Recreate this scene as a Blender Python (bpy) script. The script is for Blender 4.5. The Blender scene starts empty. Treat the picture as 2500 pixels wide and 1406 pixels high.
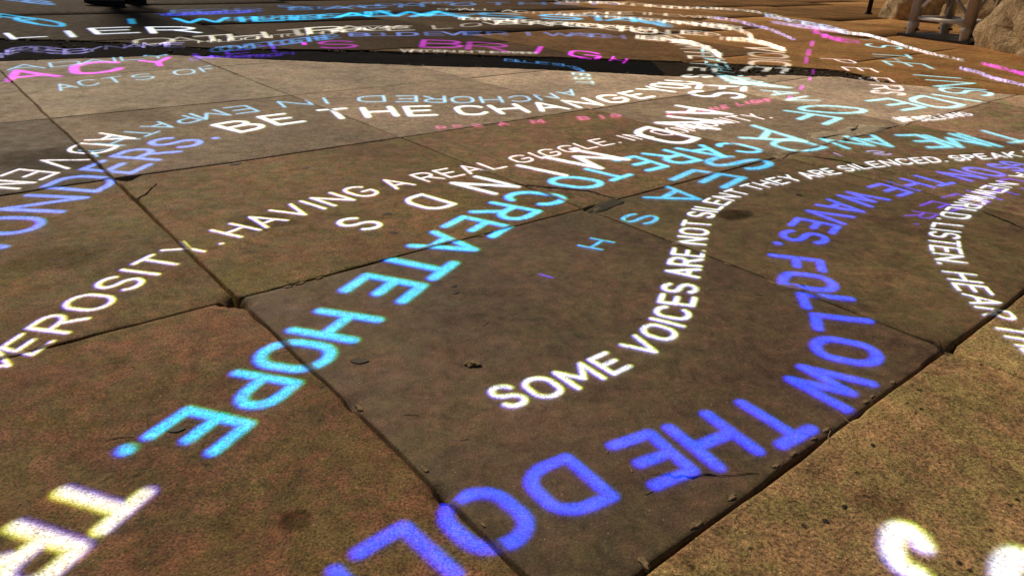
import bpy, bmesh, math, random
import numpy as np
from mathutils import Vector, Matrix

random.seed(7)
scene = bpy.context.scene
COL = scene.collection

# ------------------------------------------------------------------ camera
cam = bpy.data.cameras.new("camera")
cam.lens = 25.068
cam.sensor_width = 36.0
cam.clip_start = 0.01
cam.clip_end = 500
camo = bpy.data.objects.new("camera", cam)
COL.objects.link(camo)
R = ((0.99928894, 0.03770418, 0.0),
     (0.01616650, -0.42846719, 0.90341270),
     (0.03406243, -0.90277032, -0.42877207))      # columns: right, down, forward
M = Matrix.Identity(4)
for i in range(3):
    M[i][0] = R[i][0]; M[i][1] = -R[i][1]; M[i][2] = -R[i][2]
M.translation = (0, 0, 0.4)
camo.matrix_world = M
scene.camera = camo

# ------------------------------------------------------------------ world, sun, exposure
SUN_EL, SUN_AZ = math.radians(42), math.radians(325)   # azimuth from +Y clockwise: lamp stands beyond, to the left
world = bpy.data.worlds.new("World")
scene.world = world
world.use_nodes = True
wt = world.node_tree
wt.nodes.clear()
sky = wt.nodes.new("ShaderNodeTexSky")
sky.sky_type = 'NISHITA'
sky.sun_disc = False
sky.sun_elevation = SUN_EL
sky.sun_rotation = SUN_AZ
bg = wt.nodes.new("ShaderNodeBackground")
bg.inputs[1].default_value = 0.022
wo = wt.nodes.new("ShaderNodeOutputWorld")
wt.links.new(sky.outputs[0], bg.inputs[0])
wt.links.new(bg.outputs[0], wo.inputs[0])

sl = bpy.data.lights.new("sun", 'SUN')
sl.energy = 2.7
sl.angle = math.radians(14)
sl.color = (1.0, 0.82, 0.60)
so = bpy.data.objects.new("sun", sl)
COL.objects.link(so)
sd = Vector((math.sin(SUN_AZ) * math.cos(SUN_EL), math.cos(SUN_AZ) * math.cos(SUN_EL), math.sin(SUN_EL)))
so.rotation_euler = (-sd).to_track_quat('-Z', 'Y').to_euler()
so.location = sd * 20

scene.view_settings.view_transform = 'Standard'
scene.view_settings.look = 'None'
scene.view_settings.exposure = 0.0
scene.view_settings.gamma = 1.0
scene.view_settings.use_curve_mapping = False
scene.cycles.transparent_max_bounces = 24

# ------------------------------------------------------------------ helpers
def hsh(ix, iy, s=0):
    n = (ix.astype(np.int64) * 374761393 + iy.astype(np.int64) * 668265263 + s * 974634541) & 0xffffffff
    n = ((n ^ (n >> 13)) * 1274126177) & 0xffffffff
    n = n ^ (n >> 16)
    return (n & 0xffff) / 65535.0

def vnoise(x, y, s=0):
    x = np.asarray(x, float); y = np.asarray(y, float)
    ix = np.floor(x); iy = np.floor(y)
    fx = x - ix; fy = y - iy
    fx = fx * fx * (3 - 2 * fx); fy = fy * fy * (3 - 2 * fy)
    a = hsh(ix, iy, s); b = hsh(ix + 1, iy, s); c = hsh(ix, iy + 1, s); d = hsh(ix + 1, iy + 1, s)
    return (a + (b - a) * fx) + ((c + (d - c) * fx) - (a + (b - a) * fx)) * fy - 0.5

def fbm(x, y, s=0, o=4):
    r = 0; k = 1.0; f = 1.0
    for i in range(o):
        r = r + k * vnoise(np.asarray(x) * f, np.asarray(y) * f, s + i * 17)
        k *= .5; f *= 2.03
    return r

def props(o, label=None, cat=None, group=None, kind=None):
    if label: o["label"] = label
    if cat: o["category"] = cat
    if group: o["group"] = group
    if kind: o["kind"] = kind
    return o

def mesh_obj(name, verts, faces, mat, parent=None, smooth=True, loc=None):
    me = bpy.data.meshes.new(name)
    me.from_pydata([tuple(v) for v in verts], [], [tuple(f) for f in faces])
    me.update()
    if smooth:
        me.polygons.foreach_set("use_smooth", [True] * len(me.polygons))
    o = bpy.data.objects.new(name, me)
    if mat: me.materials.append(mat)
    COL.objects.link(o)
    if parent: o.parent = parent
    if loc is not None: o.location = loc
    return o

def bm_obj(name, bm, mat, parent=None, smooth=True, loc=None):
    me = bpy.data.meshes.new(name)
    bm.to_mesh(me); bm.free()
    if smooth: me.polygons.foreach_set("use_smooth", [True] * len(me.polygons))
    o = bpy.data.objects.new(name, me)
    if mat: me.materials.append(mat)
    COL.objects.link(o)
    if parent: o.parent = parent
    if loc is not None: o.location = loc
    return o

def empty(name, loc=(0, 0, 0)):
    o = bpy.data.objects.new(name, None)
    o.empty_display_size = .05
    o.location = loc
    COL.objects.link(o)
    return o

class NT:
    def __init__(self, name):
        self.m = bpy.data.materials.new(name)
        self.m.use_nodes = True
        self.t = self.m.node_tree
        self.t.nodes.clear()
        self.out = self.n("ShaderNodeOutputMaterial")
    def n(self, typ, **kw):
        x = self.t.nodes.new(typ)
        for k, v in kw.items():
            if hasattr(x, k): setattr(x, k, v)
        return x
    def link(self, a, b): self.t.links.new(a, b)
    def val(self, sock, v):
        if hasattr(v, "is_linked"): self.link(v, sock)
        else: sock.default_value = v
    def noise(self, vec, scale, detail=4, rough=.55, dist=0):
        x = self.n("ShaderNodeTexNoise")
        self.link(vec, x.inputs["Vector"])
        x.inputs["Scale"].default_value = scale
        x.inputs["Detail"].default_value = detail
        x.inputs["Roughness"].default_value = rough
        x.inputs["Distortion"].default_value = dist
        return x.outputs["Fac"]
    def ramp(self, v, a, b, lo=0.0, hi=1.0):
        x = self.n("ShaderNodeMapRange")
        x.clamp = True
        self.link(v, x.inputs[0])
        x.inputs[1].default_value = a; x.inputs[2].default_value = b
        x.inputs[3].default_value = lo; x.inputs[4].default_value = hi
        return x.outputs[0]
    def mix(self, f, a, b, mode='MIX'):
        x = self.n("ShaderNodeMix"); x.data_type = 'RGBA'; x.blend_type = mode
        self.val(x.inputs[0], f); self.val(x.inputs[6], a); self.val(x.inputs[7], b)
        return x.outputs[2]
    def math(self, op, a, b=0.0):
        x = self.n("ShaderNodeMath"); x.operation = op
        self.val(x.inputs[0], a); self.val(x.inputs[1], b)
        return x.outputs[0]
    def scalevec(self, vec, s, rot=0.0):
        x = self.n("ShaderNodeMapping")
        self.link(vec, x.inputs[0])
        x.inputs["Scale"].default_value = s
        x.inputs["Rotation"].default_value = (0, 0, rot)
        return x.outputs[0]

def c4(r, g, b): return (r, g, b, 1)

# ------------------------------------------------------------------ materials
def stone_material(name, fine=1.0, bumps=1.0, olive=.5, pits=.6, spec=.2, pitcover=.5, grit=1.0):
    N = NT(name)
    pos = N.n("ShaderNodeNewGeometry").outputs["Position"]
    oi = N.n("ShaderNodeObjectInfo")
    base = oi.outputs["Color"]
    # per-slab shift so that neighbouring flags differ
    sh = N.n("ShaderNodeVectorMath"); sh.operation = 'SCALE'
    cmb = N.n("ShaderNodeCombineXYZ")
    N.link(oi.outputs["Random"], cmb.inputs[2])
    N.link(cmb.outputs[0], sh.inputs[0]); sh.inputs[3].default_value = 9.0
    ad = N.n("ShaderNodeVectorMath"); ad.operation = 'ADD'
    N.link(pos, ad.inputs[0]); N.link(sh.outputs[0], ad.inputs[1])
    p = ad.outputs[0]
    big = N.noise(p, 4.5, 5, .6)
    mid = N.noise(p, 26, 7, .68, .4)
    hu = N.noise(p, 34, 9, .80, .5)
    fin = N.noise(p, 430 * fine, 3, .75)
    fib = N.noise(N.scalevec(p, (520, 110, 200), .75), 1.0, 3, .65)
    col = N.mix(N.ramp(big, .32, .68), N.mix(1.0, base, c4(.70, .70, .70), 'MULTIPLY'), N.mix(1.0, base, c4(1.34, 1.30, 1.24), 'MULTIPLY'))
    red = N.mix(1.0, col, c4(1.42, .93, .86), 'MULTIPLY')
    oli = N.mix(1.0, col, c4(.76, .86, .40), 'MULTIPLY')
    hue = N.mix(N.ramp(N.math('ADD', N.math('MULTIPLY', hu, .6), N.math('MULTIPLY', N.noise(p, 9, 7, .7, .6), .4)), .46, .54), red, oli)
    col = N.mix(olive, col, hue)
    col = N.mix(1.0, col, N.mix(N.ramp(fin, .32, .68), c4(*[1 - .70 * grit] * 3), c4(1 + .85 * grit, 1 + .80 * grit, 1 + .72 * grit)), 'MULTIPLY')
    col = N.mix(1.0, col, N.mix(N.ramp(fib, .32, .70), c4(.95, .95, .95), c4(1.06, 1.05, 1.04)), 'MULTIPLY')
    col = N.mix(1.0, col, N.mix(N.ramp(N.noise(p, 48, 8, .8, .3), .36, .64), c4(.58, .57, .56), c4(1.40, 1.38, 1.34)), 'MULTIPLY')
    col = N.mix(N.ramp(hu, .56, .63, 0, .55), col, N.mix(1.0, base, c4(1.75, 1.55, 1.2), 'MULTIPLY'))
    # pale scratched flecks
    fl = N.noise(N.scalevec(p, (300, 40, 100), 2.1), 1.0, 2, .5)
    col = N.mix(N.ramp(fl, .76, .80, 0, .4), col, N.mix(1.0, base, c4(2.3, 2.1, 1.7), 'MULTIPLY'))
    sv = N.n('ShaderNodeTexVoronoi'); sv.inputs['Scale'].default_value = 130
    N.link(p, sv.inputs['Vector'])
    sm = N.math('MULTIPLY', N.ramp(sv.outputs['Distance'], .05, .12, 1, 0), N.ramp(N.noise(p, 40, 2), .49, .56))
    col = N.mix(N.math('MULTIPLY', sm, .95), col, N.mix(1.0, base, c4(3.2, 3.0, 2.5), 'MULTIPLY'))
    # dark pits and dirt specks
    vo = N.n("ShaderNodeTexVoronoi"); vo.inputs["Scale"].default_value = 55
    N.link(p, vo.inputs["Vector"])
    pm = N.math('MULTIPLY', N.ramp(N.math('ADD', vo.outputs["Distance"], N.math('MULTIPLY', N.noise(p, 70, 4, .7), .55)), .30, .44, 1, 0), N.ramp(N.noise(p, 17, 3), pitcover, pitcover + .14))
    v2 = N.n('ShaderNodeTexVoronoi'); v2.inputs['Scale'].default_value = 150
    N.link(p, v2.inputs['Vector'])
    p2 = N.math('MULTIPLY', N.ramp(v2.outputs['Distance'], .12, .26, 1, 0), N.ramp(N.noise(p, 33, 3), .46, .58))
    col = N.mix(N.math('MULTIPLY', p2, pits * .75), col, N.mix(1.0, col, c4(.25, .23, .2), 'MULTIPLY'))
    col = N.mix(N.math('MULTIPLY', pm, pits), col, c4(.012, .009, .006))
    st = N.ramp(N.noise(p, 11, 6, .72, .8), .54, .66, 0, .62)
    col = N.mix(st, col, N.mix(1.0, col, c4(.5, .48, .45), 'MULTIPLY'))
    b = N.n("ShaderNodeBsdfPrincipled")
    N.link(col, b.inputs["Base Color"])
    N.link(N.ramp(mid, .3, .7, .55, .82), b.inputs["Roughness"])
    b.inputs["Specular IOR Level"].default_value = spec
    h = N.math('ADD', N.math('MULTIPLY', fin, .4), N.math('ADD', N.math('ADD', N.math('MULTIPLY', mid, 1.0), N.math('MULTIPLY', hu, .7)), N.math('MULTIPLY', fib, .15)))
    h = N.math('SUBTRACT', h, N.math('MULTIPLY', pm, .5))
    bp = N.n("ShaderNodeBump")
    bp.inputs["Strength"].default_value = .75 * bumps
    bp.inputs["Distance"].default_value = .004
    N.link(h, bp.inputs["Height"])
    N.link(bp.outputs[0], b.inputs["Normal"])
    N.link(b.outputs[0], N.out.inputs[0])
    return N.m

MAT_STONE = stone_material("flagstone", 1.0, 1.0, .7, .7)
MAT_ROUGH = stone_material("rough_flagstone", .75, 1.5, .45, 1.0, .15, .40)
MAT_SMOOTH = stone_material("worn_smooth_flagstone", 1.1, .55, .45, .45, .28, .56, .5)
MAT_SPILLFLAG = stone_material("spill_flagstone", .9, .9, .25, .6, .25)  # for the far rows whose slab colour carries the painted projector spill
MAT_FAR = stone_material("far_flagstone", .6, .8, .5, .5, .04)

def simple(name, col, rough=.7, metal=0.0, nscale=60, var=.35, bump=.3, bd=.002, spec=.4):
    N = NT(name)
    pos = N.n("ShaderNodeTexCoord").outputs["Object"]
    n = N.noise(pos, nscale, 5, .6)
    n2 = N.noise(pos, nscale * .17, 4, .6)
    c = N.mix(N.ramp(n, .25, .75), c4(*[x * (1 - var) for x in col]), c4(*[min(1, x * (1 + var)) for x in col]))
    c = N.mix(N.ramp(n2, .3, .7, 0, .5), c, N.mix(1.0, c, c4(.6, .6, .62), 'MULTIPLY'))
    b = N.n("ShaderNodeBsdfPrincipled")
    N.link(c, b.inputs["Base Color"])
    N.link(N.ramp(n2, .2, .8, max(0, rough - .12), min(1, rough + .12)), b.inputs["Roughness"])
    b.inputs["Metallic"].default_value = metal
    b.inputs["Specular IOR Level"].default_value = spec
    if bump:
        bp = N.n("ShaderNodeBump"); bp.inputs["Strength"].default_value = bump; bp.inputs["Distance"].default_value = bd
        N.link(n, bp.inputs["Height"]); N.link(bp.outputs[0], b.inputs["Normal"])
    N.link(b.outputs[0], N.out.inputs[0])
    return N.m

MAT_DIRT = simple("joint_dirt", (.020, .015, .010), .95, nscale=180, bump=1, bd=.006, spec=.1)
MAT_CHANNEL = simple("channel_asphalt", (.010, .010, .011), .97, nscale=120, bump=1, bd=.006, spec=.03)
MAT_INFILL = simple("earth_infill", (.045, .034, .023), .97, nscale=90, bump=1, bd=.006, spec=.03)
MAT_GROUND = simple("asphalt", (.05, .038, .027), .9, nscale=40, bump=.5, bd=.006)
MAT_ALU = simple("aluminium_tube", (.50, .46, .40), .45, .45, nscale=30, var=.15, bump=.08)
MAT_LITTUBE = simple("lit_tube", (.80, .77, .70), .4, .1, nscale=40, var=.08, bump=.05)  # light on the rungs and front brace painted in as a paler tube colour
MAT_STEEL = simple("dark_steel", (.05, .045, .04), .5, .6, nscale=40, bump=.1)
MAT_BLACK = simple("black_paint", (.012, .012, .012), .5, 0, nscale=40, bump=.05)
MAT_CHIP = simple("stone_chip", (.30, .215, .115), .9, nscale=220, bump=.8, bd=.002)
MAT_GRIT = simple("grit", (.16, .12, .075), .95, nscale=200, bump=.6)
MAT_LEAF = simple("dry_leaf", (.055, .036, .02), .7, nscale=120, bump=.4)
MAT_TWIG = simple("straw", (.42, .33, .19), .8, nscale=150, bump=.2)
MAT_GUM = simple("old_gum", (.03, .024, .018), .6, nscale=150, bump=.3)
MAT_PATCH = simple("mortar_patch", (.055, .052, .032), .85, nscale=110, bump=.5, bd=.003)

def rock_material():
    N = NT("sandstone_rock")
    pos = N.n("ShaderNodeNewGeometry").outputs["Position"]
    a = N.noise(pos, 3.2, 7, .65, .5); b_ = N.noise(pos, 22, 7, .7); d = N.noise(pos, 90, 4, .6)
    c = N.mix(N.ramp(a, .35, .68), c4(.42, .29, .16), c4(.80, .64, .42))
    c = N.mix(N.ramp(b_, .35, .65), N.mix(1.0, c, c4(.55, .52, .45), 'MULTIPLY'), N.mix(1.0, c, c4(1.25, 1.2, 1.1), 'MULTIPLY'))
    c = N.mix(N.ramp(d, .55, .7, 0, .6), c, c4(.05, .035, .02))
    s = N.n("ShaderNodeBsdfPrincipled")
    N.link(c, s.inputs["Base Color"]); s.inputs["Roughness"].default_value = .9
    bp = N.n("ShaderNodeBump"); bp.inputs["Strength"].default_value = .9; bp.inputs["Distance"].default_value = .03
    N.link(N.math('ADD', b_, N.math('MULTIPLY', d, .4)), bp.inputs["Height"]); N.link(bp.outputs[0], s.inputs["Normal"])
    N.link(s.outputs[0], N.out.inputs[0])
    return N.m
MAT_ROCK = rock_material()

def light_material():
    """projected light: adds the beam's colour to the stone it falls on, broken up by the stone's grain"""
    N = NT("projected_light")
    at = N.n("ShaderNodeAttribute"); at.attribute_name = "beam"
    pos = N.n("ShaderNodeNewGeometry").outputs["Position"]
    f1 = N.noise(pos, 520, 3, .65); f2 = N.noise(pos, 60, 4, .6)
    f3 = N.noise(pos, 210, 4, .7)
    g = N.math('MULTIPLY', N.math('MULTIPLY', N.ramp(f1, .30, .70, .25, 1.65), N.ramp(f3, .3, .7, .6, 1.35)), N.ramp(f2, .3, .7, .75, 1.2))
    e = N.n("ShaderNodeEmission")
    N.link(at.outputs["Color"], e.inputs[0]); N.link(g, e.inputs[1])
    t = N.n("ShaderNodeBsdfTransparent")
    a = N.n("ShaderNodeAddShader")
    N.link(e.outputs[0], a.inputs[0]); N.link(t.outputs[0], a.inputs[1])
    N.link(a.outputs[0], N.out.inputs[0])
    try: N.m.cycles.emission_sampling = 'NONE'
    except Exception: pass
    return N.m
MAT_BEAM = light_material()

# ------------------------------------------------------------------ paving layout (metres; a and b run along the two joint directions)
EA = np.array((-0.6514, 0.7587)); EB = np.array((0.7587, 0.6514))
A_LINES = [-2.19, -1.58, -.98, -.38, .219, .816, 1.412, 2.0, 2.6, 3.2, 3.8, 4.4, 5.0]
B_LINES = [-3.4, -2.79, -2.18, -1.57, -.96, -.355, .254, .857, 1.482, 2.122, 2.74, 3.36, 3.97, 4.6]
NEAR_EDGE = np.array([(-9, 2.1), (-3, 2.3), (-1.75, 2.47), (-1.29, 2.74), (-.59, 2.71), (-.05, 2.73), (.63, 2.70), (1.0, 2.82), (1.22, 2.83), (1.36, 2.72), (1.67, 2.58), (1.80, 2.56), (3, 2.5), (9, 2.3)])
FAR_EDGE = np.array([(-9, 2.9), (-3, 2.98), (-2.12, 3.04), (-1.69, 3.07), (-1.24, 3.00), (-.70, 3.09), (-.05, 3.10), (.36, 3.13), (.72, 3.13), (1.06, 3.10), (1.30, 3.05), (1.40, 2.715), (1.67, 2.59), (1.80, 2.57), (3, 2.51), (9, 2.31)])
def near_edge(x): return np.interp(x, NEAR_EDGE[:, 0], NEAR_EDGE[:, 1]) + .010 * vnoise(np.asarray(x) * 18, 0 * np.asarray(x), 5) + .006 * vnoise(np.asarray(x) * 70, 0 * np.asarray(x), 6)
def far_edge(x): return np.interp(x, FAR_EDGE[:, 0], FAR_EDGE[:, 1]) + .012 * vnoise(np.asarray(x) * 15, 0 * np.asarray(x), 8) + .004

CHIPS = [(-.343, .777, .014, .020), (.512, .728, .016, .022), (-.325, .772, .012, .012), (.59, 1.60, .03, .01), (1.06, 2.0, .03, .01),
         (-.70, 1.24, .02, .012), (.37, .90, .02, .008), (-.15, .57, .012, .008), (.13, 1.17, .015, .008), (-.05, .448, .012, .01)]

def slab_height(x, y):
    """walking surface of the near flags (without joints)"""
    a = x * EA[0] + y * EA[1]; b = x * EB[0] + y * EB[1]
    ia = np.searchsorted(A_LINES, a) * 1.0; ib = np.searchsorted(B_LINES, b) * 1.0
    z = (hsh(ia, ib, 1) - .5) * .0012
    ca = np.array([0] + A_LINES + [9])[ia.astype(int)]; cb = np.array([0] + B_LINES + [9])[ib.astype(int)]
    z = z + (hsh(ia, ib, 2) - .5) * .004 * (a - ca - .3) + (hsh(ia, ib, 3) - .5) * .004 * (b - cb - .3)
    z = z + .0022 * fbm(x * 4, y * 4, 21, 2) + .0005 * fbm(x * 22, y * 22, 31, 2)
    for (cx, cy, r, dp) in CHIPS:
        d = np.sqrt((x - cx) ** 2 + (y - cy) ** 2) * (1 + .5 * vnoise(x * 60, y * 60, 77))
        z = z - dp * np.clip(1 - d / r, 0, 1) ** .7
    return z

def joint_dist(x, y):
    a = x * EA[0] + y * EA[1]; b = x * EB[0] + y * EB[1]
    da = np.min(np.abs(a[..., None] - np.array(A_LINES)), -1); db = np.min(np.abs(b[..., None] - np.array(B_LINES)), -1)
    return np.minimum(da, db)

def far_height(x, y): return -.003 + .002 * fbm(x * 1.3, y * 1.3, 51, 2)

def surface(x, y):
    ne = near_edge(x); fe = far_edge(x)
    near = y < ne; chan = (y >= ne) & (y < fe)
    z = np.where(near, slab_height(x, y), np.where(chan, -.007, far_height(x, y)))
    return z, near, chan

# ------------------------------------------------------------------ ground, pavement bed, channel
def sheet(name, x0, x1, y0, y1, z, mat, nx=2, ny=2, amp=0.0, sc=8.0):
    xs = np.linspace(x0, x1, nx + 1); ys = np.linspace(y0, y1, ny + 1)
    X, Y = np.meshgrid(xs, ys); Z = z + amp * fbm(X * sc, Y * sc, 91, 3)
    v = np.c_[X.ravel(), Y.ravel(), Z.ravel()]
    f = [(j * (nx + 1) + i, j * (nx + 1) + i + 1, (j + 1) * (nx + 1) + i + 1, (j + 1) * (nx + 1) + i) for j in range(ny) for i in range(nx)]
    return mesh_obj(name, v, f, mat)

ground = props(sheet("ground", -120, 120, -60, 160, -.060, MAT_GROUND, 8, 8), kind="structure")
pavement = props(sheet("pavement", -4.2, 4.2, -1.4, 3.0, -.022, MAT_DIRT, 220, 120, .008, 30), kind="structure")

def channel_bed(name, x0, x1, mat, zb):
    xs = np.arange(x0, x1, .025); n = 15
    v = []; f = []
    for i, x in enumerate(xs):
        y0 = float(near_edge(x)) - .03; y1 = float(far_edge(x)) + .03
        if y1 - y0 < .09: y1 = y0 + .09
        for j in range(n):
            y = y0 + (y1 - y0) * j / (n - 1)
            v.append((x, y, zb + .006 * float(fbm(x * 14, y * 14, 3, 3))))
    for i in range(len(xs) - 1):
        for j in range(n - 1):
            a = i * n + j; f.append((a, a + n, a + n + 1, a + 1))
    return props(mesh_obj(name, v, f, mat), kind="structure")
channel_bed("drainage_channel", -6, .62, MAT_CHANNEL, -.0085)
channel_bed("channel_infill", .55, 1.42, MAT_INFILL, -.0075)

# ------------------------------------------------------------------ near flags
TONES = {  # (row a, row b): stone colour of the flags in view, far rows painted paler for projector spill
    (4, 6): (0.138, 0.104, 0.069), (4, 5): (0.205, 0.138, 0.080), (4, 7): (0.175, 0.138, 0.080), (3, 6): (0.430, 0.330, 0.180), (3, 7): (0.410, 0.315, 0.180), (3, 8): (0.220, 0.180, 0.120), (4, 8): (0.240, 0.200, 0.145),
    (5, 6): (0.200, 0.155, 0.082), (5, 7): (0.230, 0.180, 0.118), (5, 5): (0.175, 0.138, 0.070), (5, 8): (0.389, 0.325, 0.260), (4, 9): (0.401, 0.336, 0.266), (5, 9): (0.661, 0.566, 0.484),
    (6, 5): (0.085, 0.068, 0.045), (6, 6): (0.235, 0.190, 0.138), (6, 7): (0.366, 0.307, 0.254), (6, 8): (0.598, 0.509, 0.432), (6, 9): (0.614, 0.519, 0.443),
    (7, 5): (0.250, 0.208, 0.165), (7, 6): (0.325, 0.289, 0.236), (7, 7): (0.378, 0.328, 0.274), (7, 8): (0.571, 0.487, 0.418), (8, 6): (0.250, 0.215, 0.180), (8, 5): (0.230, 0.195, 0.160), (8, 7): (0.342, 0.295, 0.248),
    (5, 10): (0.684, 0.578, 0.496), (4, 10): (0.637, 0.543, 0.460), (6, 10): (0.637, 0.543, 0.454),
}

def make_slab(ia, ib):
    a0, a1 = A_LINES[ia], A_LINES[ia + 1]; b0, b1 = B_LINES[ib], B_LINES[ib + 1]
    ctr = EA * (a0 + a1) / 2 + EB * (b0 + b1) / 2
    if ctr[1] - .43 > np.interp(ctr[0], NEAR_EDGE[:, 0], NEAR_EDGE[:, 1]) or not (-3.2 < ctr[0] < 3.2 and -.9 < ctr[1]): return
    dist = math.hypot(ctr[0], ctr[1])
    n = 72 if dist < 1.25 else (44 if dist < 2.3 else 26)
    t = np.linspace(0, 1, n - 3)
    w = .6
    u = np.concatenate([[0, .0025, .006], t[1:-1], [1 - .006, 1 - .0025, 1]])
    u = np.sort(u)
    U, V = np.meshgrid(u, u)          # U along a, V along b
    def jw(s, key):                     # half joint width along an edge, ragged
        q = np.full_like(s, key * 7.3)
        return .0014 + .0012 * hsh(np.array([key]), np.array([3]), 4)[0] + np.clip(.0026 * fbm(s * 7, q, 40, 5), -.0010, .003) + np.clip(vnoise(s * 11, q, 45) - .38, 0, .2) * .03
    wide = 1.0
    ea0 = jw(V, ia * 31 + ib) * (1.25 if ia == 4 else 1.0)
    ea1 = jw(V, ia * 31 + ib + 501) * (1.25 if ia == 3 else 1.0)
    eb0 = jw(U, ia * 31 + ib + 907); eb1 = jw(U, ia * 31 + ib + 1301)
    a = (a0 + ea0) + (a1 - ea1 - a0 - ea0) * U
    b = (b0 + eb0) + (b1 - eb1 - b0 - eb0) * V
    X = a * EA[0] + b * EB[0]; Y = a * EA[1] + b * EB[1]
    Z = slab_height(X, Y)
    d = np.minimum(np.minimum(U, 1 - U) * (a1 - a0), np.minimum(V, 1 - V) * (b1 - b0))
    r = .0035 + .004 * vnoise(X * 30, Y * 30, 61)
    Z = Z - .0014 * np.clip(1 - d / r, 0, 1) ** 2
    m = len(u)
    idx = np.arange(m * m).reshape(m, m)
    keep = np.ones((m - 1, m - 1), bool)
    ne = near_edge(X)
    out = Y > ne
    if out.any():
        cnt = out[:-1, :-1].astype(int) + out[1:, :-1] + out[:-1, 1:] + out[1:, 1:]
        keep = cnt < 4
        Y = np.where(out, ne, Y)
    f = np.stack([idx[:-1, :-1], idx[:-1, 1:], idx[1:, 1:], idx[1:, :-1]], -1)[keep].reshape(-1, 4)
    if not len(f): return
    used = np.unique(f); remap = -np.ones(m * m, int); remap[used] = np.arange(len(used))
    v = np.c_[X.ravel(), Y.ravel(), Z.ravel()][used]; f = remap[f]
    v[:, 0] -= ctr[0]; v[:, 1] -= ctr[1]
    e = {}
    for q in f:
        for k in range(4):
            p, s = int(q[k]), int(q[(k + 1) % 4])
            e[(p, s)] = e.get((p, s), 0) + 1
    bnd = [k for k in e if (k[1], k[0]) not in e]
    low = {}
    v = v.tolist(); f = f.tolist()
    for p, s in bnd:
        for q in (p, s):
            if q not in low:
                low[q] = len(v); v.append([v[q][0], v[q][1], -.05])
        f.append([s, p, low[p], low[s]])
    rough = ia == 3 and ib in (6, 7)
    o = mesh_obj("paving_slab", v, f, MAT_ROUGH if rough else (MAT_SMOOTH if (ia, ib) in ((4, 6), (4, 7)) else MAT_SPILLFLAG if ia >= 6 or (ia == 5 and ib >= 8) else MAT_STONE), pavement, loc=(ctr[0], ctr[1], 0))
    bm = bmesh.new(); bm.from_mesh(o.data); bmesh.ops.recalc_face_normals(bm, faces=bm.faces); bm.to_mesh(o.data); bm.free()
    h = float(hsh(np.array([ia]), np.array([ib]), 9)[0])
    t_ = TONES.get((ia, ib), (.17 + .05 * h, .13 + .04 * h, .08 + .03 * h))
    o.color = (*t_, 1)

for ia in range(len(A_LINES) - 1):
    for ib in range(len(B_LINES) - 1):
        make_slab(ia, ib)

# ------------------------------------------------------------------ far pavement: larger flags beyond the channel
far_pavement = props(sheet("far_pavement", -8, 12, 3.16, 16, -.045, MAT_DIRT, 20, 14), kind="structure")
def far_lit_tone(x, y, h):  # lamp falloff painted into the flag colour, dark at left to orange at right
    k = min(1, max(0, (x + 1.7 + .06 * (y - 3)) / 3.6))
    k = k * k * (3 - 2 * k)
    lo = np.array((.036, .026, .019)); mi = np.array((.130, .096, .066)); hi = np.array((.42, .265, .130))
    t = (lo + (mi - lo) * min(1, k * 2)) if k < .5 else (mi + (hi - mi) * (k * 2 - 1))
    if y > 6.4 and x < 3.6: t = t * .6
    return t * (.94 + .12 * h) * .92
def make_flag(a0, a1, b0, b1, s):
    ctr = EA * (a0 + a1) / 2 + EB * (b0 + b1) / 2
    fine = ctr[1] < 4.1
    na = max(2, int((a1 - a0) / (.04 if fine else .25))); nb = max(2, int((b1 - b0) / (.04 if fine else .25)))
    j = .0005
    Aq, Bq = np.meshgrid(np.linspace(a0 + j, a1 - j, na + 1), np.linspace(b0 + j, b1 - j, nb + 1))
    X = Aq * EA[0] + Bq * EB[0]; Y = Aq * EA[1] + Bq * EB[1]
    fe = far_edge(X); out = Y < fe
    keep = np.ones((nb, na), bool)
    if out.any():
        cnt = out[:-1, :-1].astype(int) + out[1:, :-1] + out[:-1, 1:] + out[1:, 1:]
        keep = cnt < 4; Y = np.where(out, fe, Y)
    if not keep.any(): return
    Z = far_height(X, Y) + (hsh(np.array([s]), np.array([2]), 5)[0] - .5) * .001
    idx = np.arange((na + 1) * (nb + 1)).reshape(nb + 1, na + 1)
    f = np.stack([idx[:-1, :-1], idx[:-1, 1:], idx[1:, 1:], idx[1:, :-1]], -1)[keep].reshape(-1, 4)
    used = np.unique(f); remap = -np.ones((na + 1) * (nb + 1), int); remap[used] = np.arange(len(used))
    cx, cy = ctr
    v = (np.c_[X.ravel(), Y.ravel(), Z.ravel()][used] - [cx, cy, 0]).tolist(); f = remap[f][:, ::-1].tolist()
    e = set()
    for q in f:
        for k in range(4): e.add((q[k], q[(k + 1) % 4]))
    low = {}
    for p, q in [k for k in e if (k[1], k[0]) not in e]:
        for w in (p, q):
            if w not in low: low[w] = len(v); v.append([v[w][0], v[w][1], -.05])
        f.append([q, p, low[p], low[q]])
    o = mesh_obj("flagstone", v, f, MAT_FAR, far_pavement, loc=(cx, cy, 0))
    o.color = (*far_lit_tone(cx, cy, hsh(np.array([s]), np.array([7]), 3)[0]), 1)
s = 0
bb = -4.0
row = 0
while bb < 13:
    db = (.95, 1.15, 1.05)[row % 3]
    aa = -4.0 - .35 * (row % 2)
    while aa < 11:
        da = 1.1 + .7 * float(hsh(np.array([row]), np.array([s]), 6)[0])
        c = EA * (aa + da / 2) + EB * (bb + db / 2)
        if c[1] < 12.5 and c[1] > 1.6 and -1.6 - .66 * c[1] < c[0] < 2.2 + .70 * c[1]: make_flag(aa, aa + da, bb, bb + db, s)
        aa += da; s += 1
    bb += db; row += 1

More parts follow.
